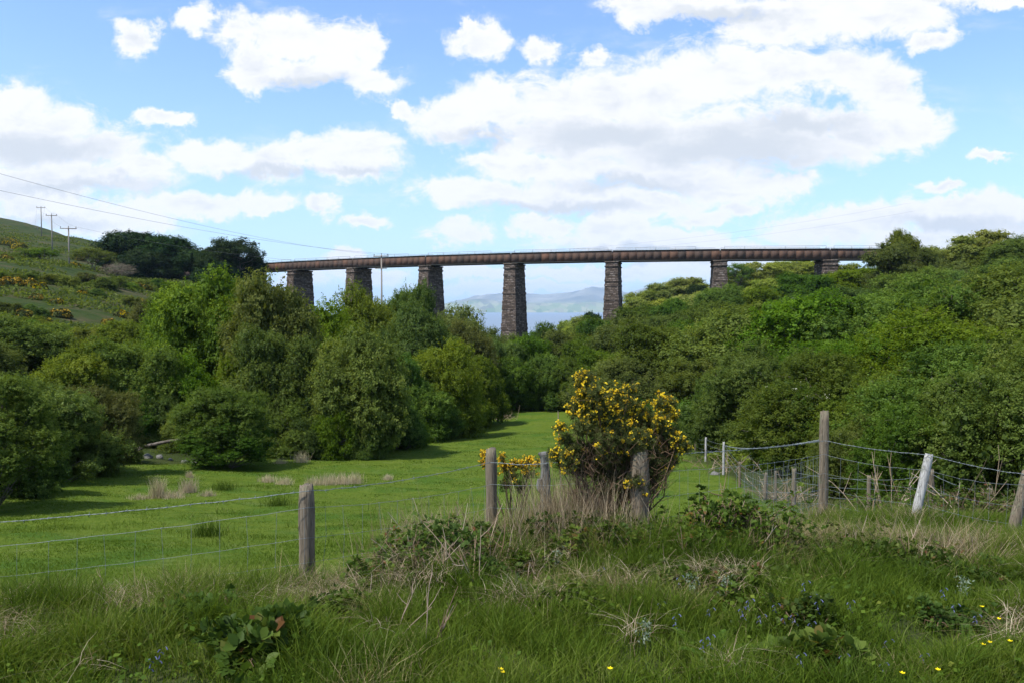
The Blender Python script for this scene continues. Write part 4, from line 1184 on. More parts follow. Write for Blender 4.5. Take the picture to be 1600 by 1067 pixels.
org = P(998, 700, 6.3) * (1, 1, 0) + np.array([0, 0, -1.9])
fen = empty('wire_fence', org)
tag(fen, 'near fence of round weathered posts with barbed wire above sheep netting, running across the bank', 'fence')
K = dict(parent=fen, org=org)
o0, t0_, _ = post(-290, 818, 5.25, .055, 1.15, **K)
o1, t1_, _ = post(478, 758, 5.7, .056, 1.15, label='thick round post with a cracked top standing alone at the left', **K)
o2, t2_, _ = post(767, 700, 7.4, .052, 1.15, (-.01, 0), label='slim round post left of the gorse', **K)
o3, t3_, _ = post(1000, 704, 6.2, .076, 1.15, label='stout strainer post half hidden in the gorse', **K)
o4, t4_, _ = post(1288.5, 642, 9.6, .055, 1.55, label='tallest post, upright and mossy brown, right of the gorse', **K)
o5, t5_, a5 = post(1452, 709, 8.8, .047, 1.0, (.20, 0), m='post_pale', label='pale silvery post leaning to the right', **K)
o6, t6_, a6 = post(1606, 735, 7.7, .052, 1.1, (.22, 0), label='brown post leaning to the right at the right frame edge', **K)
t7_ = t6_ + np.array([1.2, -1.6, -.1])
dz = lambda a, d: a - np.array([0, 0, d])
fr = lambda a, r_: a + np.array([0, -r_, 0])
def at(px, py, D): return P(px, py, D)
# barbed wire
wl = [at(-290, 832, 5.2), at(478, 767, 5.64), at(767, 721, 7.34), at(900, 716, 6.9), at(1000, 712, 6.32)]
strand(wl, .0017, True, 'barbed_wire', sag=.035, seed=3, **K)
wr = [at(1000, 712, 6.32), at(1288, 688, 9.54), at(1451, 710, 8.75), at(1604, 741, 7.64), at(1604, 741, 7.64) + np.array([1.3, -1.5, -.12])]
strand(wr, .0018, True, 'barbed_wire', sag=.02, seed=4, **K)
# the wire from the corner post away to the field fence
strand([at(1288, 686, 9.6), at(1131, 695, 31)], .004, True, 'barbed_wire', sag=.12, seed=5, **K)
# sheep netting: line wires and verticals
def netting(tops, depth, nl, seed, rad=.0012, step=.19, sag=.03):
    lines = []
    fr_ = np.array([0, .27, .49, .68, .85, 1.0]) if nl == 6 else np.linspace(0, 1, nl)
    for k, f in enumerate(fr_):
        pts = [np.array(t) - np.array([0, 0, d_ * f]) for t, d_ in zip(tops, depth)]
        o, pp_ = strand(pts, rad * (1.35 if k in (0, len(fr_) - 1) else 1), False, 'netting_line', sag=sag * (1 + .3 * math.sin(k * 2 + seed)), seed=seed * 10 + k, **K)
        lines.append(pp_)
    rng = np.random.default_rng(seed)
    g = Geo()
    L = lines[0]; s = np.concatenate([[0], np.cumsum(np.linalg.norm(np.diff(L, axis=0), axis=1))])
    q = .1
    while q < s[-1]:
        pts = []
        for l2 in lines:
            s2 = np.concatenate([[0], np.cumsum(np.linalg.norm(np.diff(l2, axis=0), axis=1))]); s2 = s2 / s2[-1] * s[-1]
            pts.append(np.array([np.interp(q, s2, l2[:, i]) for i in range(3)]) + np.array([rng.normal(0, .007), 0, 0]))
        pts = np.array(pts) - org
        g.tube(pts, rad, 4, cap=False)
        for p_ in pts: g.tube([p_ - (.005, 0, 0), p_ + (.005, 0, 0)], rad * 2.3, 4)
        q += step + rng.normal(0, .006)
    g.build('netting_upright', M['wire'], fen)
netting([at(-290, 876, 5.19), at(478, 793, 5.63), at(767, 756, 7.33), at(998, 742, 6.31)], [.8, .8, .8, .8], 6, 1)
netting([at(998, 737, 6.31), at(1288, 709, 9.53), at(1446, 733, 8.76), at(1600, 757, 7.64), at(1600, 757, 7.64) + np.array([1.3, -1.5, -.1])], [.8, .85, .8, .8, .8], 6, 2)
netting([at(1288, 712, 9.6), at(1160, 738, 22)], [.85, .9], 6, 3, sag=.05)

# the older fence along the wood
fo = P(1131, 690, 31) * (1, 1, 0); fo[2] = gz(fo[0], fo[1])
ff = empty('field_fence', fo)
tag(ff, 'old thin fence of uneven stakes along the foot of the wood', 'fence')
K2 = dict(parent=ff, org=fo)
fp = []
for px, py, D, r_, h_, tl, mm in [(1131, 690, 31, .045, 1.35, (0, 0), 'post_pale'), (1103, 683, 38, .05, 1.35, (0, 0), 'post_pale'), (1087, 682, 45, .05, 1.3, (.02, 0), 'post'), (1156, 721, 27, .04, .9, (0, 0), 'post'),
                                  (1241, 732, 20, .055, .95, (0, 0), 'post'), (1197, 738, 23.5, .05, .8, (.03, 0), 'post'), (1212, 735, 22, .035, .8, (-.02, 0), 'post'), (1358, 742, 18, .045, .9, (0, 0), 'post'), (1455, 733, 14.5, .045, 1.0, (-.06, 0), 'post'), (1546, 762, 13, .045, 1.0, (-.07, 0), 'post')]:
    o_, tp, _ = post(px, py, D, r_, h_, tl, m=mm, **K2)
    tw = tp.copy(); fp.append((px, tw))
fp.sort(key=lambda a: a[0])
for k, d_ in enumerate((.08, .3, .55)):
    strand([a[1] - np.array([0, .04, d_]) for a in fp], .004, False, 'wire', sag=.05, seed=40 + k, **K2)

# broken old timber post beside the gorse
def lumpy(pts, rad, seed, m, name, parent=None, amp=.25):
    rng = np.random.default_rng(seed)
    g = Geo(); pts = np.array(pts, float); rad = np.array(rad)
    s = np.linspace(0, 1, len(pts)); S = np.linspace(0, 1, 22)
    Q3 = np.stack([np.interp(S, s, pts[:, i]) for i in range(3)], -1); R_ = np.interp(S, s, rad)
    g.tube(Q3, R_, 10); V = g.V[0]
    nz = fbm(V[:, 0] * 30 + V[:, 2] * 12, V[:, 1] * 30 + V[:, 2] * 7, 3, seed) - .5
    k = np.repeat(Q3, 10, axis=0); k = np.vstack([k, Q3[:1], Q3[-1:]])
    g.V[0] = (k + (V - k) * (1 + nz * amp * 2)[:, None]).astype(np.float32)
    return g.build(name, M[m], parent)
b = P(852, 780, 7.1); b[2] = gz(b[0], b[1]) - .1
r = empty('broken_post', b); tag(r, 'rotten grey broken timber post with a knobbly side branch, left of the gorse', 'post')
tp = P(852, 706, 7.1) - b
lumpy([(0, 0, 0), (.01, 0, tp[2] * .5), (0, .01, tp[2] * .8), (-.01, 0, tp[2])], [.055, .05, .04, .035], 5, 'rock', 'post_shaft', r, .5)
lumpy([(-.0, 0, tp[2] * .55), (-.05, -.02, tp[2] * .62), (-.055, -.02, tp[2] * .72)], [.03, .028, .02], 6, 'rock', 'side_branch', r, .5)
lumpy([(-.02, 0, tp[2] * .95), (-.06, 0, tp[2] * .99)], [.02, .01], 7, 'rock', 'splinter', r, .5)
a = P(874, 642, 12.5); zb = gz(a[0], a[1])
g = Geo(); g.tube([(0, 0, -.15), (.02, 0, (a[2] - zb) * .5), (-.02, 0, a[2] - zb)], [.012, .010, .007], 7)
o = g.build('thin_stake', M['post']); o.location = (a[0], a[1], zb); tag(o, 'thin stake standing in the pasture just left of the gorse top', 'stake')

# ------------------------------------------------------------------ fallen branch, stones and brush by the wood edge
D = ground_hit(215, 716); b = P(200, 700, D)
def pt(px, py, dd=0): return P(px, py, D + dd) - b
r = empty('fallen_branch', b); tag(r, 'long brown fallen branch lying over stones at the edge of the trees', 'branch')
lumpy([pt(196, 706), pt(215, 699), pt(240, 694), pt(262, 689), pt(285, 686), pt(300, 680)], [.04, .06, .08, .075, .06, .05], 3, 'bark', 'limb', r, .3)
lumpy([pt(238, 694), pt(222, 699), pt(205, 712), pt(185, 718)], [.08, .07, .05, .03], 8, 'bark', 'twig', r, .3)
lumpy([pt(285, 686), pt(292, 676), pt(298, 668)], [.05, .03, .02], 9, 'bark', 'twig', r, .3)
lumpy([pt(225, 698), pt(215, 694), pt(205, 696)], [.05, .04, .02], 10, 'bark', 'twig', r, .3)
def rock(px, py, D, s, label, sh=(1, .8, .6)):
    rng = np.random.default_rng(int(px * 3 + py))
    n1, n2 = 14, 9; V = []; 
    for i in range(n2):
        th = math.pi * i / (n2 - 1)
        for j in range(n1):
            ph = 2 * math.pi * j / n1
            V.append((math.sin(th) * math.cos(ph), math.sin(th) * math.sin(ph), math.cos(th)))
    V = np.array(V)
    k = 1 + .5 * (fbm(V[:, 0] * 1.4 + V[:, 2] * 1.1 + px, V[:, 1] * 1.4 + 3 + V[:, 2], 3, int(px)) - .5) * 2
    for _ in range(7):   # broken flat faces
        d = sphere_dirs(1, rng)[0]; lim = rng.uniform(.55, .8); dot = (V * k[:, None]) @ d
        k = np.where(dot > lim, k * lim / np.maximum(dot, 1e-6), k)
    V = V * k[:, None] * np.array(sh) * s / 2
    ix = np.arange(n1 * n2).reshape(n2, n1)
    Q = [(ix[i, j], ix[i + 1, j], ix[i + 1, (j + 1) % n1], ix[i, (j + 1) % n1]) for i in range(n2 - 1) for j in range(n1)]
    o = mesh_obj('stone', V, np.array(Q), M['rock'])
    p_ = P(px, py, D); o.location = (p_[0], p_[1], gz(p_[0], p_[1]) + s * sh[2] * .08)
    o.rotation_euler = (0, 0, rng.uniform(0, 6)); tag(o, label, 'stone', 'stones under the fallen branch' if px < 400 else None)
D = ground_hit(230, 716) or 35
for px, dd, s, lab in [(212, .3, .55, 'small dark stone at the left end of the row under the fallen branch'), (232, 0, .85, 'large pale stone under the thick part of the fallen branch'), (250, .5, .7, 'flat stone right of the large pale one under the fallen branch'), (266, .2, .5, 'small stone under the middle of the fallen branch'),
                       (288, 0, .7, 'mossy stone under the right end of the fallen branch'), (303, -.3, .75, 'whitest stone, right end of the row by the small bush'), (200, .8, .5, 'stone half under the broad bush, left of the branch')]:
    rock(px, 712, D + dd, s * .72, lab)
D5 = 31; rock(1118, 735, D5, .45, 'pale stone at the foot of the thin pale fence post')

def stems(name, px, D, n, hgt, spread, m, label, cat, group=None, fork=2, rad=.0035, lean=.35, tintr=(.2, 1), seed=None, bx=0, zoff=-.05):
    rng = np.random.default_rng(seed if seed is not None else int(px * 13 + D * 7))
    x = (px - 800) / F * D; b = np.array([x, D, gz(x, D)])
    g = Geo()
    for k in range(n):
        o = np.array([rng.normal(0, spread), rng.normal(0, spread * .6), zoff]); h = hgt * rng.uniform(.45, 1.1)
        d = np.array([rng.normal(bx, lean), rng.normal(0, lean), 1.0]); d /= np.linalg.norm(d)
        pts = [o]; 
        for q in range(6):
            d = d + np.array([rng.normal(0, .10), rng.normal(0, .10), rng.normal(-.03, .05)]); d /= np.linalg.norm(d)
            pts.append(pts[-1] + d * h / 6)
        tn = rng.uniform(*tintr)
        g.tube(pts, np.linspace(rad, rad * .4, 7), 5, tint=tn, cap=False)
        for f in range(rng.integers(0, fork + 1)):
            i = rng.integers(2, 6); e = d + rng.normal(size=3) * .6; e[2] = abs(e[2]); e /= np.linalg.norm(e); L = h * rng.uniform(.12, .35)
            g.tube([pts[i], pts[i] + e * L * .5, pts[i] + e * L + np.array([0, 0, .02])], [rad * .6, rad * .45, rad * .25], 4, tint=tn, cap=False)
    o = g.build(name, M[m]); o.location = b
    tag(o, label, cat, group); return o
D = 62
x = (775 - 800) / F * D
stems('brush_pile', 775, ground_hit(775, 655) or 62, 70, 1.3, .9, 'stalk', 'heap of dead brushwood at the far left corner of the pasture', 'brush pile', rad=.022, lean=1.2, fork=3)
stems('brush_pile', 1215, 24, 70, 1.0, .5, 'stalk', 'dead brushwood under the right field fence, left of the corner post', 'brush pile', rad=.010, lean=1.0, fork=3)
stems('dead_bush', 1400, 14.2, 16, 1.5, .28, 'stalk', 'leafless bush with pale bare stems left of the leaning pale post', 'dead bush', rad=.009, lean=.35, fork=4, tintr=(.4, .9))
stems('dead_bush', 1540, 10.5, 14, 1.0, .3, 'stalk', 'leafless tangle of bare branches left of the post at the right frame edge', 'dead bush', rad=.008, lean=.7, fork=4, tintr=(.3, .9))
stems('dead_bush', 1130, 33, 40, 1.1, .9, 'stalk', 'dead brown scrub along the far part of the right field fence', 'dead bush', rad=.012, lean=.8, fork=3)

# ------------------------------------------------------------------ grass
def blades(pos, h, w, lean, m, name, tint, seg=3, droop=.5, seed=0):
    n = len(pos); rng = np.random.default_rng(seed + 5)
    an = rng.uniform(0, 6.283, n); side = np.stack([np.cos(an), np.sin(an), np.zeros(n)], -1)
    la = rng.uniform(0, 6.283, n); ld = np.stack([np.cos(la), np.sin(la), np.zeros(n)], -1)
    lv = lean * rng.uniform(.2, 1.3, n)
    rows_ = []
    for k in range(seg + 1):
        s = k / seg
        c = pos + np.array([0, 0, 1.]) * (h * (s - droop * lv * s * s * .55))[:, None] + ld * (h * lv * s ** 1.8)[:, None]
        ww = (w * (1 - s ** 1.6 * .93))[:, None] * .5
        rows_.append(c - side * ww); rows_.append(c + side * ww)
    V = np.stack(rows_, 1).reshape(-1, 3)
    base = np.arange(n, dtype=np.int32)[:, None] * (2 * (seg + 1))
    Q = np.concatenate([base + np.array([[2 * k, 2 * k + 1, 2 * k + 3, 2 * k + 2]]) for k in range(seg)], 1).reshape(-1, 4)
    return mesh_obj(name, V, Q, M[m], tint=np.repeat(tint, 2 * (seg + 1)))

# verge grass on the bank in the foreground, tussocky, greener in the verge and strawy on the crest
N = 400000
D = 2.6 + (RNG.random(N) ** .75) * 7.6
pp = RNG.uniform(-90, 1690, N)
X = (pp - 800) / F * D
cl = fbm(X * 3.2, D * 3.2, 3, 21); cl2 = fbm(X * .9, D * .9, 3, 22)
fm = field_mask(X, D)
keep = (fm < .3) & (RNG.random(N) < np.clip(.5 + (cl - .35) * 2.4, .38, 1))
X, D, cl, cl2 = X[keep], D[keep], cl[keep], cl2[keep]; N = len(X)
crest = np.exp(-((D - np.interp((X / D), [-.6, 0, .6], [4.9, 6.0, 6.2])) / .9) ** 2)
pos = np.stack([X, D, height(X, D) - .01], -1)
hh = (.05 + .17 * np.clip(cl * 1.6 - .35, 0, 1) + .14 * crest) * RNG.uniform(.5, 1.35, N)
dry = (fbm(X * 1.6, D * 2.4, 4, 23) + crest * .24 - .12 + RNG.normal(0, .05, N)) > .65
tint = np.where(dry, RNG.uniform(.84, 1.0, N), np.clip(.02 + .85 * fbm(X * 1.3 + 9, D * 1.9, 3, 28) + RNG.normal(0, .17, N), 0, .86))
o = blades(pos, hh, RNG.uniform(.0028, .0062, N) * (1 + D * .05), .55 + .6 * RNG.random(N), 'grass', 'verge_grass', tint, seed=2)
tag(o, kind='stuff')
# grazed pasture: short blades, sparser and larger with distance
N = 300000
D = 7.0 * (62 / 7.0) ** (RNG.random(N) ** .8); pp = RNG.uniform(-60, 1330, N); X = (pp - 800) / F * D
keep = field_mask(X, D) > .35
X, D = X[keep], D[keep]; N = len(X)
cl = fbm(X * .8, D * .8, 4, 31)
pos = np.stack([X, D, height(X, D) - .005], -1)
hh = (.018 + .035 * np.clip(cl * 2 - .9, 0, 1)) * RNG.uniform(.6, 1.4, N) * (1 + D * .014)
o = blades(pos, hh, .004 * (1 + D * .16), .8 + .5 * RNG.random(N), 'fieldgrass', 'pasture_grass', np.clip(.75 - (cl - .4) * 1.2 + RNG.normal(0, .15, N), 0, 1), seg=2, seed=3)
tag(o, kind='stuff')
# taller growth round the edges of the pasture
N = 60000
D = 8 * (80 / 8.0) ** RNG.random(N); pp = RNG.uniform(-50, 1600, N); X = (pp - 800) / F * D
fm = field_mask(X, D)
keep = (fm < .5) | ((fbm(X * .9, D * .9, 3, 71) > .66) & (D > 12)); X, D = X[keep], D[keep]; N = len(X)
pos = np.stack([X, D, height(X, D) - .02], -1)
o = blades(pos, RNG.uniform(.06, .26, N), .005 * (1 + D * .07), .9 * np.ones(N), 'grass', 'rough_grass', np.clip(RNG.normal(.5, .22, N), 0, .95), seg=2, seed=4)
tag(o, kind='stuff')

def tuft(name, px, D, n, h, spread, m, label, cat, group=None, lean=.7, w=.004, seed=0, tint=(0, 1), z=-.02):
    x = (px - 800) / F * D; b = np.array([x, D, gz(x, D)])
    rng = np.random.default_rng(abs(int(px * 3 + D * 17)) + seed)
    pos = np.stack([rng.normal(0, spread, n), rng.normal(0, spread, n), np.full(n, z)], -1)
    o = blades(pos, h * rng.uniform(.35, 1.15, n), np.full(n, w), np.full(n, lean), m, name, rng.uniform(*tint, n), seg=4, droop=.7, seed=int(px))
    o.location = b; tag(o, label, cat, group); return o
# straw tufts out on the pasture
G4 = 'dry straw tufts on the pasture'
for px, py, h, sp, lab in [(242, 778, .75, .16, 'tall straw tuft, left of the tall pair on the pasture'), (290, 770, .6, .18, 'straw tuft, right of the tall pair on the pasture'), (264, 777, .3, .3, 'low straw patch between the tall pair of tufts'), (215, 779, .2, .2, 'lowest straw patch left of the tall pair'),
                           (292, 745, .3, .08, 'thin upright straw tuft behind the tall pair'), (468, 722, .6, .22, 'straw tuft nearest the shadow of the small bush'), (474, 716, .6, .2, 'straw tuft touching the shadow beside the small bush'), (508, 712, .55, .4, 'wide straw tuft in the middle of the shadowed pasture edge'), (556, 708, .3, .2, 'small straw tuft at the right end of the shadow edge'),
                           (435, 724, .3, .2, 'short straw tuft left of the shadow edge pair'), (415, 752, .35, .2, 'short straw tuft behind the barbed wire left of the thick post'), (440, 756, .35, .2, 'short straw tuft just above the thick post'), (489, 757, .4, .25, 'straw tuft above and right of the thick post'), (510, 757, .5, .3, 'straw tuft at the left of the long row above the barbed wire'), (533, 756, .5, .25, 'straw tuft in the long row above the barbed wire'), (553, 755, .5, .22, 'straw tuft at the right of the long row above the barbed wire'), (605, 750, .3, .12, 'lone small straw tuft right of the long row'),
                           (320, 775, .25, .15, 'small straw tuft right of the tall pair')]:
    D = ground_hit(px, py) or 28
    tuft('straw_tuft', px, D, 300, h * 1.0, sp * .75, 'straw', lab, 'grass tuft', G4, lean=.42, w=.010, tint=(.8, 1))
# rushes
for px, py, lab in [(345, 765, 'dark green rush clump on the pasture right of the straw tufts'), (165, 745, 'dark green rush clump in the shade of the broad bush'), (432, 790, 'dark green rush clump behind the thick post'), (318, 838, 'broad leaved dark green weed clump behind the sheep netting')]:
    tuft('rush_clump', px, ground_hit(px, py) or 25, 260, .42, .2, 'grass', lab, 'rush clump', lean=.5, w=.01, tint=(0, .3))
# long straw and stalks on the crest of the bank
G5 = 'dry grass clumps along the crest of the bank'
for i, (px, D, n, h, sp, ln, lab) in enumerate([
    (880, 6.05, 380, .60, .12, .42, 'brown straw in front of the gorse stems, left side'), (950, 6.0, 380, .54, .12, .42, 'brown straw in front of the gorse stems, middle'), (1015, 5.95, 220, .36, .09, .7, 'brown grass clump hiding the foot of the strainer post'), (478, 5.5, 200, .32, .07, .8, 'dry grass wrapped round the foot of the thick post'), (765, 7.2, 200, .4, .08, .6, 'dry grass wrapped round the foot of the slim post'), (1290, 9.3, 220, .4, .09, .7, 'dry grass wrapped round the foot of the tall corner post'), (1435, 8.5, 200, .35, .1, .8, 'grass clump round the foot of the leaning pale post'),
    (265, 5.0, 130, .34, .05, 1.0, 'dry grass clump on the bank at the far left'), (225, 5.1, 110, .3, .05, 1.1, 'dry grass clump on the bank, second from the left'), (410, 5.0, 130, .3, .08, 1.3, 'flattened dry grass clump left of the thick post'), (455, 5.1, 120, .28, .06, 1.0, 'dry grass clump at the left foot of the thick post'), (505, 5.3, 120, .34, .07, .9, 'dry grass clump at the right foot of the thick post'),
      (590, 5.6, 150, .42, .09, .9, 'long dry grass clump between the thick and the slim post'), (640, 6.2, 320, .62, .14, .45, 'tall upright straw clump left of the slim post'), (680, 6.3, 340, .66, .14, .5, 'tallest upright straw clump, just left of the slim post'), (720, 6.5, 150, .55, .12, .6, 'upright straw clump touching the slim post'),
    (790, 6.3, 160, .42, .09, .8, 'straw clump at the foot of the slim post'), (850, 6.35, 420, .62, .11, .4, 'brown standing straw left of the gorse stem'), (895, 6.3, 520, .70, .12, .38, 'brown standing straw under the left half of the gorse'), (925, 6.4, 420, .58, .10, .42, 'brown straw around the gorse stem'),
    (1215, 6.6, 220, .42, .14, 1.1, 'drooping dry grass clump right of the brambles'), (1265, 6.2, 420, .42, .2, .85, 'large drooping dry grass clump below the tall corner post'), (1320, 6.5, 200, .36, .14, 1.2, 'dry grass clump right below the tall corner post'), (1400, 6.4, 150, .34, .14, 1.1, 'dry grass clump below the leaning pale post'), (1470, 6.3, 420, .46, .2, .8, 'brown grass clump on the right of the bank'), (1530, 6.2, 460, .48, .2, .8, 'reddish brown grass clump above the bare earth at the right'),  (1580, 6.4, 220, .3, .16, 1.2, 'brown grass clump at the right frame edge'),
    (90, 4.9, 110, .3, .07, 1.1, 'dry grass clump close to the left frame edge'), (310, 4.7, 120, .28, .08, 1.3, 'flattened dry grass left of the middle of the left bank')]):
    tuft('dry_grass_clump', px, D, n, h, sp * 1.35, 'straw', lab, 'grass clump', G5, lean=min(ln, .85), w=.0042, tint=(.15, .85))
# green tussocks in the verge
G6 = 'green tussocks in the verge'
for px, D, h, lab in [(860, 3.9, .24, 'dark green tussock at the bottom middle'), (1510, 3.7, .28, 'large dark green tussock near the bottom right'), (330, 4.3, .28, 'long bladed green tussock low at the left'), (610, 4.4, .28, 'green tussock left of the dead stems'), (1060, 4.5, .24, 'green tussock below the strainer post'), (1120, 4.0, .22, 'green tussock near the bottom, right of the middle'), (40, 4.9, .3, 'green tussock at the left frame edge'), (1330, 5.0, .24, 'green tussock among the bluebells')]:
    tuft('green_tussock', px, D, 420, h, .07, 'grass', lab, 'grass tussock', G6, lean=.95, w=.005, tint=(.1, .65))
# bare woody stems of last year's growth
G7 = 'dead stems standing in the bank'
for px, D, n, h, rad, lab in [(610, 5.9, 9, .55, .0035, 'long arching straw stems leaning towards the thick post'), (665, 6.0, 10, .6, .004, 'dense dead stems rising behind the bramble left of the slim post'), (745, 6.4, 8, .55, .004, 'dead stems crossing in front of the slim post'), (805, 6.0, 9, .45, .0035, 'grey dead stems right of the slim post'), (1105, 6.2, 9, .45, .0045, 'cluster of brown canes left of the dark bramble'), (1225, 6.2, 7, .4, .0035, 'dead canes between the bramble and the tall corner post'), (1410, 6.3, 8, .42, .004, 'brown canes below the leaning pale post'), (1480, 6.3, 9, .42, .0045, 'reddish canes in the brown grass at the right'), (1545, 6.2, 8, .4, .004, 'brown canes near the right frame edge'), (700, 5.6, 9, .5, .004, 'thicket of bent dead stems between the tall straw and the slim post'), (640, 5.5, 8, .4, .0035, 'arching dead stems left of the thicket of bent stems'), (830, 5.3, 6, .3, .0032, 'short dead twigs below the broken post'), (1160, 5.7, 7, .42, .004, 'brown dead stems among the dark bramble'), (1080, 5.5, 6, .34, .0035, 'reddish dead stems left of the dark bramble'), (1330, 6.2, 8, .34, .003, 'fine dead stems in the drooping dry grass'), (420, 5.3, 6, .34, .0028, 'thin dead stems left of the thick post'), (735, 5.1, 7, .55, .0045, 'tall pale dead stems in the middle of the bank'), (765, 5.6, 5, .55, .004, 'dead forked stems in front of the slim post'), (665, 5.2, 8, .42, .0035, 'leaning dead stems right of the thick post'), (560, 4.9, 5, .35, .003, 'pale bent stems between the thick post and the dead stems'), (620, 4.2, 4, .32, .004, 'bent dead stalk at the bottom left of the middle'), (690, 4.0, 4, .36, .0035, 'pale dead stalk standing near the bottom'), (800, 4.9, 5, .34, .003, 'thin dead stems right of the middle stems'),
                              (1098, 5.9, 4, .50, .006, 'forked pale stem left of the two tall bramble stems'), (1138, 6.1, 4, .66, .0065, 'tall forked brown stem standing out of the bramble'), (1185, 6.4, 3, .46, .004, 'thin pale stem at the right side of the bramble'), (1010, 5.2, 5, .34, .003, 'thin dead stems below the strainer post'), (1262, 3.9, 2, .2, .004, 'short pale broken stalk near the bottom right'), (1375, 6.6, 3, .45, .004, 'pale slanting stick in front of the wire right of the corner post'),
                              (1440, 5.9, 6, .4, .004, 'slanting brown stems below the leaning pale post'), (1500, 5.8, 4, .3, .005, 'orange brown slanting stick on the right of the bank'), (105, 5.2, 3, .5, .0025, 'long thin bent stem at the left of the bank'), (150, 5.0, 3, .5, .0025, 'tall thin straw coloured stem crossing the netting at the left'), (240, 5.3, 3, .5, .0025, 'thin stem with a brown seed head left of the thick post')]:
    stems('dried_plant', px, D, n, h, .045, 'stalk', lab, 'dried plant', G7, rad=rad * 1.15, lean=.28, fork=5, tintr=(.3, 1))

# ------------------------------------------------------------------ brambles, ferns, flowers
def bramble(px, D, R, h, n, label, group='bramble patches on the bank', leaf=.05):
    leaf *= .68; h *= .8; n = int(n * 1.3)
    x = (px - 800) / F * D; b = np.array([x, D, gz(x, D)]); rng = np.random.default_rng(int(px * 5 + D * 3))
    r = empty('bramble_patch', b); tag(r, label, 'bramble', group)
    g = Geo(); LP = []; LN = []; LS = []; LT = []
    for k in range(n):
        a = rng.uniform(0, 6.28); L = rng.uniform(.5, 1.1); d = np.array([math.cos(a), math.sin(a), 0])
        o = np.array([rng.normal(0, R * .45), rng.normal(0, R * .35), -.03]); hk = h * rng.uniform(.5, 1.15)
        S = np.linspace(0, 1, 7)
        pts = [o + d * R * .7 * L * s + np.array([0, 0, hk * math.sin(s * 2.3) ** 1]) + rng.normal(size=3) * .008 for s in S]
        g.tube(pts, np.linspace(.004, .0016, 7), 4, tint=rng.uniform(0, .5), cap=False)
        tn = rng.beta(2, 2.2)
        for i in range(1, 7):
            for q in range(2):
                e = rng.normal(size=3) * .5 + (0, 0, .25); e /= np.linalg.norm(e); c = pts[i] + e * leaf * 1.4
                up = np.array([0, 0, 1.]) + rng.normal(size=3) * .42
                f = np.cross(up, e); f /= np.linalg.norm(f) + 1e-6
                for ang in (-.95, 0, .95) if q == 0 else (-1.2, -.6, 0, .6, 1.2):
                    u_ = e * math.cos(ang) + f * math.sin(ang)
                    LP.append(c + u_ * leaf * .62); LN.append((up, u_)); LS.append(leaf * rng.uniform(.75, 1.15)); LT.append(np.clip(tn + rng.normal(0, .12), 0, 1))
    LP = np.array(LP); up = np.array([a for a, _ in LN]); u_ = np.array([b_ for _, b_ in LN]); LS = np.array(LS)
    up /= np.linalg.norm(up, axis=1)[:, None]; w_ = np.cross(up, u_); w_ /= np.linalg.norm(w_, axis=1)[:, None]
    # serrate oval leaflet folded on its midrib: 2 quads
    s = LS[:, None]
    base = LP - u_ * s * .5; tip = LP + u_ * s * .55 - up * s * .10
    l1 = LP - u_ * s * .18 + w_ * s * .33 + up * s * .07; l2 = LP + u_ * s * .2 + w_ * s * .27 + up * s * .04
    r1 = LP - u_ * s * .18 - w_ * s * .33 + up * s * .07; r2 = LP + u_ * s * .2 - w_ * s * .27 + up * s * .04
    V = np.stack([base, l1, l2, tip, r2, r1], 1).reshape(-1, 3)
    k = np.arange(len(LP))[:, None] * 6
    Q = np.concatenate([k + np.array([[0, 1, 2, 3]]), k + np.array([[0, 3, 4, 5]])], 1).reshape(-1, 4)
    mesh_obj('foliage', V, Q, M['bramble'], r, tint=np.repeat(LT, 6))
    g.build('stem', M['stalk'], r)
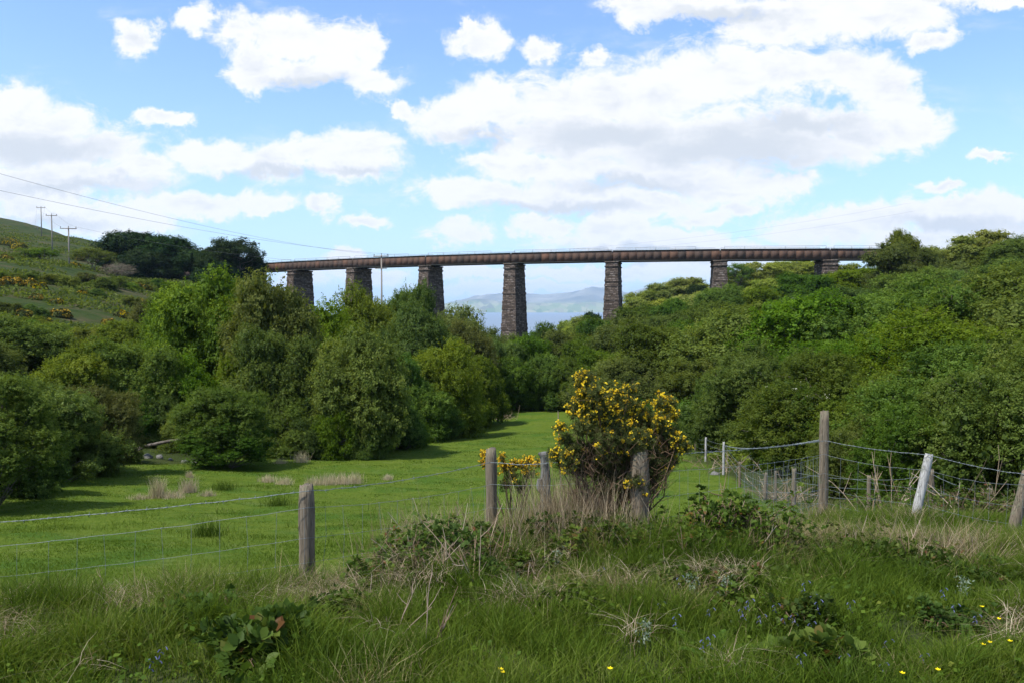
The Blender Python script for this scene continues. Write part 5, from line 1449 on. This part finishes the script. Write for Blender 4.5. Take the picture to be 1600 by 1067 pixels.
for px, D, R, h, n, lab in [(920, 5.85, .3, .3, 40, 'bramble patch scrambling over the straw below the gorse'), (1035, 6.0, .26, .3, 36, 'bramble patch against the right side of the strainer post'), (830, 5.5, .22, .2, 24, 'bramble patch below the broken post'), (1060, 5.0, .22, .18, 24, 'bramble patch between the strainer post and the bluebells'), (640, 5.7, .26, .3, 34, 'dark bramble patch under the tall straw left of the slim post'), (770, 6.2, .2, .26, 26, 'dark bramble patch at the foot of the slim post'), (1500, 4.5, .2, .12, 16, 'low bramble patch in the green verge at the right'), (300, 4.4, .2, .14, 18, 'low bramble patch in the green verge at the left'), (1140, 6.0, .40, .56, 80, 'tallest dark bramble patch, on the bank right of the strainer post'), (1090, 5.8, .3, .34, 46, 'reddish low bramble patch at the foot of the strainer post'), (1190, 5.9, .3, .3, 40, 'dark bramble patch right of the tallest one'), (1010, 5.8, .26, .2, 26, 'bramble patch in front of the strainer post'),
                            (1150, 4.8, .28, .15, 26, 'low bramble patch below the tallest one'), (1180, 4.9, .24, .13, 20, 'low bramble patch reaching towards the bluebells'), (880, 4.6, .20, .15, 20, 'low bramble patch in the middle of the verge'), (535, 4.7, .26, .18, 26, 'green bramble patch below and right of the thick post'), (470, 4.3, .20, .13, 16, 'yellowish bramble patch in the lower left'),
                            (395, 3.8, .16, .12, 12, 'large leaved bramble patch at the bottom left'), (690, 5.6, .34, .34, 50, 'bramble patch tangled in the dead stems'), (740, 5.3, .22, .18, 20, 'small bramble patch right of the tangled one'), (1290, 3.75, .16, .12, 12, 'yellow green bramble patch at the bottom right'), (1265, 4.4, .16, .12, 12, 'small reddish bramble patch among the bluebells'),
                            (1350, 6.0, .4, .28, 44, 'bramble patch under the dry grass below the corner post'), (1420, 5.9, .4, .28, 44, 'bramble patch below the leaning pale post'), (1500, 5.7, .36, .18, 30, 'dark bramble patch below the reddish brown grass'), (1580, 5.4, .34, .16, 28, 'dark bramble patch at the right frame edge'), (1300, 5.6, .3, .2, 26, 'bramble patch in front of the large drooping grass clump'),
                            (940, 6.0, .26, .26, 24, 'bramble patch at the foot of the gorse'), (590, 5.3, .26, .2, 22, 'bramble patch on the crest right of the thick post'), (1460, 12, .8, .6, 60, 'bramble patch under the old field fence at the right'), (1390, 15, .9, .6, 60, 'bramble patch under the hazels behind the corner post'), (1560, 10.5, .7, .5, 60, 'bramble patch behind the netting at the right frame edge')]:
    bramble(px, D, R, h, n, lab, leaf=.05 if D > 4 else .095)

def fern(px, D, L, n, label, rot=0, upr=.6):
    x = (px - 800) / F * D; b = np.array([x, D, gz(x, D)]); rng = np.random.default_rng(int(px))
    V = []; Q = []; T_ = []; k = 0
    for f in range(n):
        a = rot + f * 6.28 / n * .8 + rng.uniform(-.3, .3); d = np.array([math.cos(a), math.sin(a), 0]); s_ = np.array([-d[1], d[0], 0])
        for i in range(4, 26):
            t_ = i / 26; c = d * L * (t_ * (1 - upr * .5)) + np.array([0, 0, L * (upr * math.sin(t_ * 1.9))])
            ln = L * .26 * math.sin(math.pi * (t_ * .85 + .15)) ** .8 * (1.05 - t_ * .6)
            for sg in (-1, 1):
                e = s_ * sg + d * .35 + np.array([0, 0, -.15]); e /= np.linalg.norm(e); w_ = d * L * .017
                V += [c - w_, c + w_, c + e * ln * .6 + w_ * .9, c + e * ln, ]; Q.append((k, k + 1, k + 2, k + 3)); T_ += [rng.random()] * 4; k += 4
    o = mesh_obj('fern', np.array(V), np.array(Q), M['fern'], tint=np.array(T_)); o.location = b
    tag(o, label, 'fern', 'ferns on the bank')
fern(1118, 3.95, .26, 4, 'low spreading fern in the verge near the bottom', 3.6, .4)
fern(1336, 6.5, .34, 3, 'upright yellow green fern in the drooping dry grass', 1.0, 1.2)
fern(1095, 4.15, .2, 3, 'small fern left of the low spreading one', 2.6, .4)
fern(560, 4.9, .2, 3, 'small fern low at the right of the thick post', .5, .5)

def flower(px, D, kind, label, group, h=.16):
    x = (px - 800) / F * D; b = np.array([x, D, gz(x, D)]); rng = np.random.default_rng(int(px * 11 + D * 100))
    r = empty(kind, b); tag(r, label, 'flower', group)
    g = Geo(); top = np.array([rng.normal(0, .02), rng.normal(0, .02), h]); 
    if kind == 'buttercup':
        g.tube([(0, 0, -.02), top * .5 + (.005, 0, 0), top], [.0014, .0012, .001], 4, tint=.5); g.build('stem', M['grass'], r)
        V = []; Q = []
        for k in range(5):
            a = k * 1.2566; d = np.array([math.cos(a), math.sin(a), 0]); s_ = np.array([-d[1], d[0], 0]); n_ = len(V)
            V += [top, top + d * .007 + s_ * .006 + (0, 0, .004), top + d * .0135 + (0, 0, .008), top + d * .007 - s_ * .006 + (0, 0, .004)]
            Q.append((n_, n_ + 1, n_ + 2, n_ + 3))
        mesh_obj('petals', np.array(V), np.array(Q), M['buttercup'], r, tint=np.full(len(V), .6))
    else:
        g.tube([(0, 0, -.02), top * .55, top * .9 + (.01, 0, 0), top + (.03, 0, -.005)], [.0018, .0015, .0012, .001], 4, tint=.3); g.build('stem', M['grass'], r)
        q = Geo()
        for k in range(6):
            s = .55 + k * .085; c = top * s + np.array([.02 * (s > .9), 0, 0]); a = k * 2.4; d = np.array([math.cos(a) * .008, math.sin(a) * .008, 0])
            q.tube([c, c + d + (0, 0, -.002), c + d * 1.4 + (0, 0, -.007), c + d * 1.7 + (0, 0, -.011)], [.0010, .0024, .0026, .0036], 6, tint=rng.random(), cap=False)
        q.build('bells', M['bluebell'], r)
for px, py, lab in [(780, 1057, 'left buttercup of the close pair at the bottom edge'), (788, 1061, 'right buttercup of the close pair at the bottom edge'), (957, 1057, 'lone buttercup at the bottom edge right of the middle'), (1475, 1060, 'buttercup in the dark tussock at the bottom right'), (1432, 1065, 'buttercup cut by the bottom frame edge'), (1557, 1018, 'buttercup of the close pair near the right edge, the lower one'), (1554, 1013, 'buttercup of the close pair near the right edge, the upper one'),
                    (1548, 953, 'highest buttercup, in the verge near the right edge'), (1576, 976, 'buttercup between the highest one and the right frame edge'), (1599, 1012, 'buttercup at the very right frame edge')]:
    D = ground_hit(px, py + 28, 2, 9) or 4
    flower(px, D, 'buttercup', lab, 'buttercups in the verge', h=.115)
rng = np.random.default_rng(5)
for i in range(32):
    px = rng.choice([rng.normal(1330, 90), rng.normal(1120, 60), rng.uniform(900, 1590), rng.normal(180, 60)], p=[.45, .2, .25, .1]); py = np.clip(rng.normal(965, 40), 890, 1045)
    if px < 500: py = rng.uniform(1005, 1050)
    D = ground_hit(px, py + 25, 2, 9) or 5
    flower(px, D, 'bluebell', 'small bluebell in the grass of the verge', 'bluebells scattered through the verge', h=rng.uniform(.10, .17))
# small silvery leaved plants
for px, D, lab in [(885, 5.7, 'small silvery plant in front of the gorse'), (1010, 4.0, 'small silvery plant low in the verge'), (1138, 4.7, 'silvery plant below the bramble'), (872, 5.5, 'small silvery sprig left of the one before the gorse'), (1515, 5.0, 'silvery sprig in the verge at the right'), (1085, 4.75, 'silvery sprig left of the one below the bramble')]:
    x = (px - 800) / F * D; n = 90; rg = np.random.default_rng(int(px)); t_ = rg.random(n); 
    pos = np.stack([rg.normal(0, .018, n), rg.normal(0, .018, n), .06 + .12 * t_], -1)
    V, Q = leaf_cloud(pos, rg.normal(size=(n, 3)), rg.uniform(.012, .026, n), .4, rg)
    o = mesh_obj('silvery_plant', V, Q, M['silver'], tint=np.repeat(rg.random(n), 4)); o.location = (x, D, gz(x, D)); tag(o, lab, 'plant')
# broad leaved weeds filling the verge between the grasses
N = 10000
D = 2.9 + RNG.random(N) ** .8 * 5; pp = RNG.uniform(-60, 1660, N); X = (pp - 800) / F * D
keep = (fbm(X * 2.2, D * 2.2, 3, 91) > .56) & (field_mask(X, D) < .2); X, D = X[keep], D[keep]; N = len(X)
pos = np.stack([X, D, height(X, D) + RNG.uniform(.02, .13, N)], -1)
V, Q = leaf_cloud(pos, RNG.normal(size=(N, 3)) * .5 + (0, -.1, 1), RNG.uniform(.016, .042, N), .75)
tag(mesh_obj('ground_weeds', V, Q, M['bramble'], tint=np.repeat(np.clip(RNG.normal(.45, .2, N), 0, .9), 4)), kind='stuff')
# dead litter lying in the bank
N = 90000
D = 3.2 + RNG.random(N) * 4.8; pp = RNG.uniform(-60, 1660, N); X = (pp - 800) / F * D
crest = np.exp(-((D - np.interp((X / D), [-.6, 0, .6], [4.9, 5.9, 6.5])) / .75) ** 2)
keep = (fbm(X * 1.5, D * 2.2, 4, 95) + crest * .30 > .67) & (field_mask(X, D) < .2); X, D = X[keep], D[keep]; N = len(X)
pos = np.stack([X, D, height(X, D) + RNG.uniform(.02, .12, N)], -1)
o = blades(pos, RNG.uniform(.05, .22, N), RNG.uniform(.002, .0038, N), 1.6 + RNG.random(N), 'straw', 'dead_litter', RNG.random(N) ** .8, seg=3, droop=.8, seed=8)
tag(o, kind='stuff')
# bare earth in the bank at the right edge


# ------------------------------------------------------------------ the big gorse bush
def gorse_near():
    D0 = 6.32; b = np.array([(955 - 800) / F * D0, D0, 0]); b[2] = gz(b[0], b[1])
    r = empty('gorse_bush', b); tag(r, 'big gorse bush in yellow flower over the fence, brown and woody below', 'gorse bush')
    rng = np.random.default_rng(6)
    def L(px, py, dd=0.0): return P(px, py, D0 + dd) - b
    pxm = D0 / F
    lobes = [(913, 592, 14, 1, 1), (915, 612, 20, 1, 1), (908, 640, 20, 1, .8), (925, 645, 26, 1, 1), (945, 630, 16, 1, .9), (965, 618, 10, 1, 1), (984, 612, 9, 1, 1), (970, 640, 20, 1, .6), (992, 640, 18, 1, .5), 
             (1030, 634, 12, 1, 1), (1045, 632, 11, 1, 1), (1048, 652, 13, 1, 1), (1032, 658, 14, 1, .8), (1000, 660, 26, 1, .55), (965, 662, 26, 1, .6), (930, 668, 24, 1, .45), (908, 672, 14, 1, .25), (950, 690, 30, .9, .15), (985, 690, 32, .9, .25), (1020, 680, 26, 1, .6),
             (1045, 680, 18, 1, .6), (1058, 690, 13, 1, 1), (1068, 702, 10, 1, .8), (1045, 705, 20, .9, .3), (1020, 708, 26, .8, .2), (985, 712, 28, .6, .08), (950, 715, 26, .5, .05), (920, 708, 18, .7, .1), (1000, 690, 26, .9, .3), (1035, 690, 18, 1, .5), (1035, 730, 18, .7, .2),
             (985, 738, 20, .4, 0), (960, 745, 20, .2, 0), (938, 742, 16, .3, 0), (1015, 755, 18, .85, .5), (990, 755, 14, .85, .55), (1002, 762, 12, .9, .6), (905, 700, 12, .7, .1), (892, 722, 14, .9, .3), (905, 738, 16, .6, .1), (876, 672, 6, 1, 1), (884, 690, 9, 1, .5), (888, 708, 9, 1, .6), (868, 712, 9, 1, .9), (880, 728, 10, 1, .5),
             (1010, 700, 20, 1, .3), (905, 722, 16, .6, .1), (930, 735, 20, .45, .03), (1020, 735, 22, .6, .08), (975, 730, 24, .5, .03), (950, 765, 18, .25, 0), (985, 768, 18, .3, .02), (1045, 722, 16, .8, .3), (955, 640, 18, 1, .7), (930, 618, 14, 1, .9), (940, 700, 22, .6, .1)]
    NP = []; NN = []; NT_ = []; FP = []; g = Geo()
    basep = L(955, 838)
    for lx, ly, lr, green, fl in lobes:
        dd = rng.uniform(-.12, .12) if lr > 14 else rng.uniform(-.2, .1)
        c = L(lx, ly, dd); R = lr * pxm
        o_ = basep + np.array([rng.normal(0, .09), rng.normal(0, .06), 0])
        mid = o_ * .45 + c * .55 + rng.normal(size=3) * .05
        g.tube([o_, o_ * .7 + mid * .3 + rng.normal(size=3) * .02, mid, c], [.010, .0075, .005, .003], 5, tint=rng.uniform(0, .3), cap=False)
        # sprigs radiating from the lobe
        ns = int(30 + (lr / 10) ** 2 * 30)
        for s in range(ns):
            d = sphere_dirs(1, rng)[0]; d[2] = d[2] * .8 + .55; d /= np.linalg.norm(d)
            a = c + sphere_dirs(1, rng)[0] * R * rng.uniform(0, .75)
            ln = rng.uniform(.03, .085) * (1 if lr < 14 else 1.1)
            e = a + d * ln
            if s % 3 == 0: g.tube([c * .4 + a * .6, a, e], [.0022, .0018, .0012], 3, tint=rng.uniform(0, .5), cap=False)
            gr = rng.random() < green
            nn = 42
            t_ = rng.uniform(.1, 1, nn)[:, None]
            sp = sphere_dirs(nn, rng); sp = sp - (sp @ d)[:, None] * d; sp = sp / np.linalg.norm(sp, axis=1)[:, None] * .8 + d * .5
            NP.append(a + (e - a) * t_ + sp * .007); NN.append(sp); NT_.append(np.full(nn, rng.uniform(.35, 1) if gr else rng.uniform(0, .2)))
            out = np.linalg.norm(a - c) / R
            if rng.random() < fl * (.55 if out > .4 else .15):
                nf = rng.integers(3, 9)
                for q in range(nf): FP.append(a + d * ln * rng.uniform(.45, 1.15) + rng.normal(size=3) * .0085)
    # many dead twigs inside and hanging below
    for k in range(1000):
        lx = rng.uniform(895, 1045); ly = rng.uniform(690, 800)
        if abs(lx - 962) > 30 + (830 - ly) * .75: continue
        a = L(lx, ly, rng.uniform(-.2, .2)); d = sphere_dirs(1, rng)[0]; d[2] = abs(d[2]) + .3
        g.tube([a, a + d * .05 + rng.normal(size=3) * .015, a + d * .12 + rng.normal(size=3) * .03], [.003, .0022, .001], 3, tint=rng.uniform(0, .45), cap=False)
    g.build('branches', M['stalk'], r)
    NP = np.vstack(NP); NN = np.vstack(NN); NT_ = np.concatenate(NT_)
    ax = NN / np.linalg.norm(NN, axis=1)[:, None]; sd = np.cross(ax, rng.normal(size=NP.shape)); sd /= np.linalg.norm(sd, axis=1)[:, None]
    Ln = rng.uniform(.010, .022, len(NP))[:, None]; W = .0019
    V = np.stack([NP - sd * W, NP + sd * W, NP + ax * Ln + sd * W * .2, NP + ax * Ln - sd * W * .2], 1).reshape(-1, 3)
    mesh_obj('spines', V, np.arange(len(V)).reshape(-1, 4), M['gorse'], r, tint=np.repeat(NT_, 4))
    FP = np.array(FP); n = len(FP); V = []; T_ = []
    for k in range(4):      # four petals per flower
        nr = rng.normal(size=(n, 3)) + (0, 0, .5); v, q = leaf_cloud(FP + rng.normal(size=(n, 3)) * .0035, nr, rng.uniform(.010, .018, n), .9, rng)
        V.append(v); T_.append(np.repeat(np.clip(rng.normal(.55, .25, n), 0, 1), 4))
    V = np.vstack(V); mesh_obj('flowers', V, np.arange(len(V)).reshape(-1, 4), M['gorse_flower'], r, tint=np.concatenate(T_))
    return r
gorse_near()
def gorse_small(px, py, D, lobes, label):
    b = P(px, py, D); b[2] = gz(b[0], b[1]); r = empty('gorse_bush', b); tag(r, label, 'gorse bush'); rng = np.random.default_rng(int(px))
    NP = []; NN = []; FP = []; g = Geo(); pxm = D / F
    for lx, ly, lr, fl in lobes:
        c = P(lx, ly, D + rng.uniform(-.05, .1)) - b; R = lr * pxm
        g.tube([(rng.normal(0, .05), 0, 0), c * .5 + rng.normal(size=3) * .02, c], [.008, .006, .003], 5, tint=.2, cap=False)
        for s in range(int(30 + (lr / 10) ** 2 * 26)):
            d = sphere_dirs(1, rng)[0]; d[2] = d[2] * .8 + .55; d /= np.linalg.norm(d); a = c + sphere_dirs(1, rng)[0] * R * rng.uniform(0, .8); ln = rng.uniform(.03, .07); e = a + d * ln
            t_ = rng.uniform(.1, 1, 22)[:, None]; sp = sphere_dirs(22, rng) + d * .5
            NP.append(a + (e - a) * t_); NN.append(sp)
            if rng.random() < fl * .5:
                for q in range(rng.integers(2, 7)): FP.append(a + d * ln * rng.uniform(.5, 1.1) + rng.normal(size=3) * .009)
    NP = np.vstack(NP); NN = np.vstack(NN); ax = NN / np.linalg.norm(NN, axis=1)[:, None]; sd = np.cross(ax, rng.normal(size=NP.shape)); sd /= np.linalg.norm(sd, axis=1)[:, None]; W = .0014
    V = np.stack([NP - sd * W, NP + sd * W, NP + ax * .018 + sd * W * .2, NP + ax * .018 - sd * W * .2], 1).reshape(-1, 3)
    mesh_obj('spines', V, np.arange(len(V)).reshape(-1, 4), M['gorse'], r, tint=np.repeat(rng.random(len(NP)), 4))
    g.build('branches', M['stalk'], r); FP = np.array(FP); n = len(FP); V = []
    for k in range(4): V.append(leaf_cloud(FP + rng.normal(size=(n, 3)) * .0035, rng.normal(size=(n, 3)) + (0, 0, .4), rng.uniform(.010, .018, n), .9, rng)[0])
    V = np.vstack(V); mesh_obj('flowers', V, np.arange(len(V)).reshape(-1, 4), M['gorse_flower'], r, tint=np.repeat(rng.random(4 * n), 4))
gorse_small(800, 790, 7.55, [(757, 712, 6, 1), (757, 726, 6, .9), (785, 718, 8, 1), (790, 732, 13, 1), (802, 727, 10, .9), (815, 728, 9, .9), (828, 722, 8, 1), (838, 725, 7, .8), (800, 745, 18, .25), (825, 742, 15, .2), (790, 760, 16, .1), (815, 762, 16, .05)], 'small gorse bush in flower behind the slim post')

# ------------------------------------------------------------------ tidy up prototypes that were never planted
for lst in PROTO.values():
    for p in lst:
        if not p['used']:
            for c in p['kids']: bpy.data.objects.remove(c)
            bpy.data.objects.remove(p['root'])
for o in list(SC.objects):
    for k in ('H', 'R'):
        if k in o: del o[k]

# ------------------------------------------------------------------ the air between here and the hills
m, t = mat('sea air')
o_ = t.new('ShaderNodeOutputMaterial'); v_ = t.new('ShaderNodeVolumePrincipled')
v_.inputs['Color'].default_value = (0.58, 0.78, 1.0, 1); v_.inputs['Density'].default_value = 6.5e-5; v_.inputs['Anisotropy'].default_value = 0.2
t.l.new(v_.outputs[0], o_.inputs['Volume'])
USE_HAZE = True
if USE_HAZE:
    g = Geo(); g.box((0, 9000, 150), (34000, 21000, 600)); hz = g.build('haze', m); tag(hz, kind='stuff')
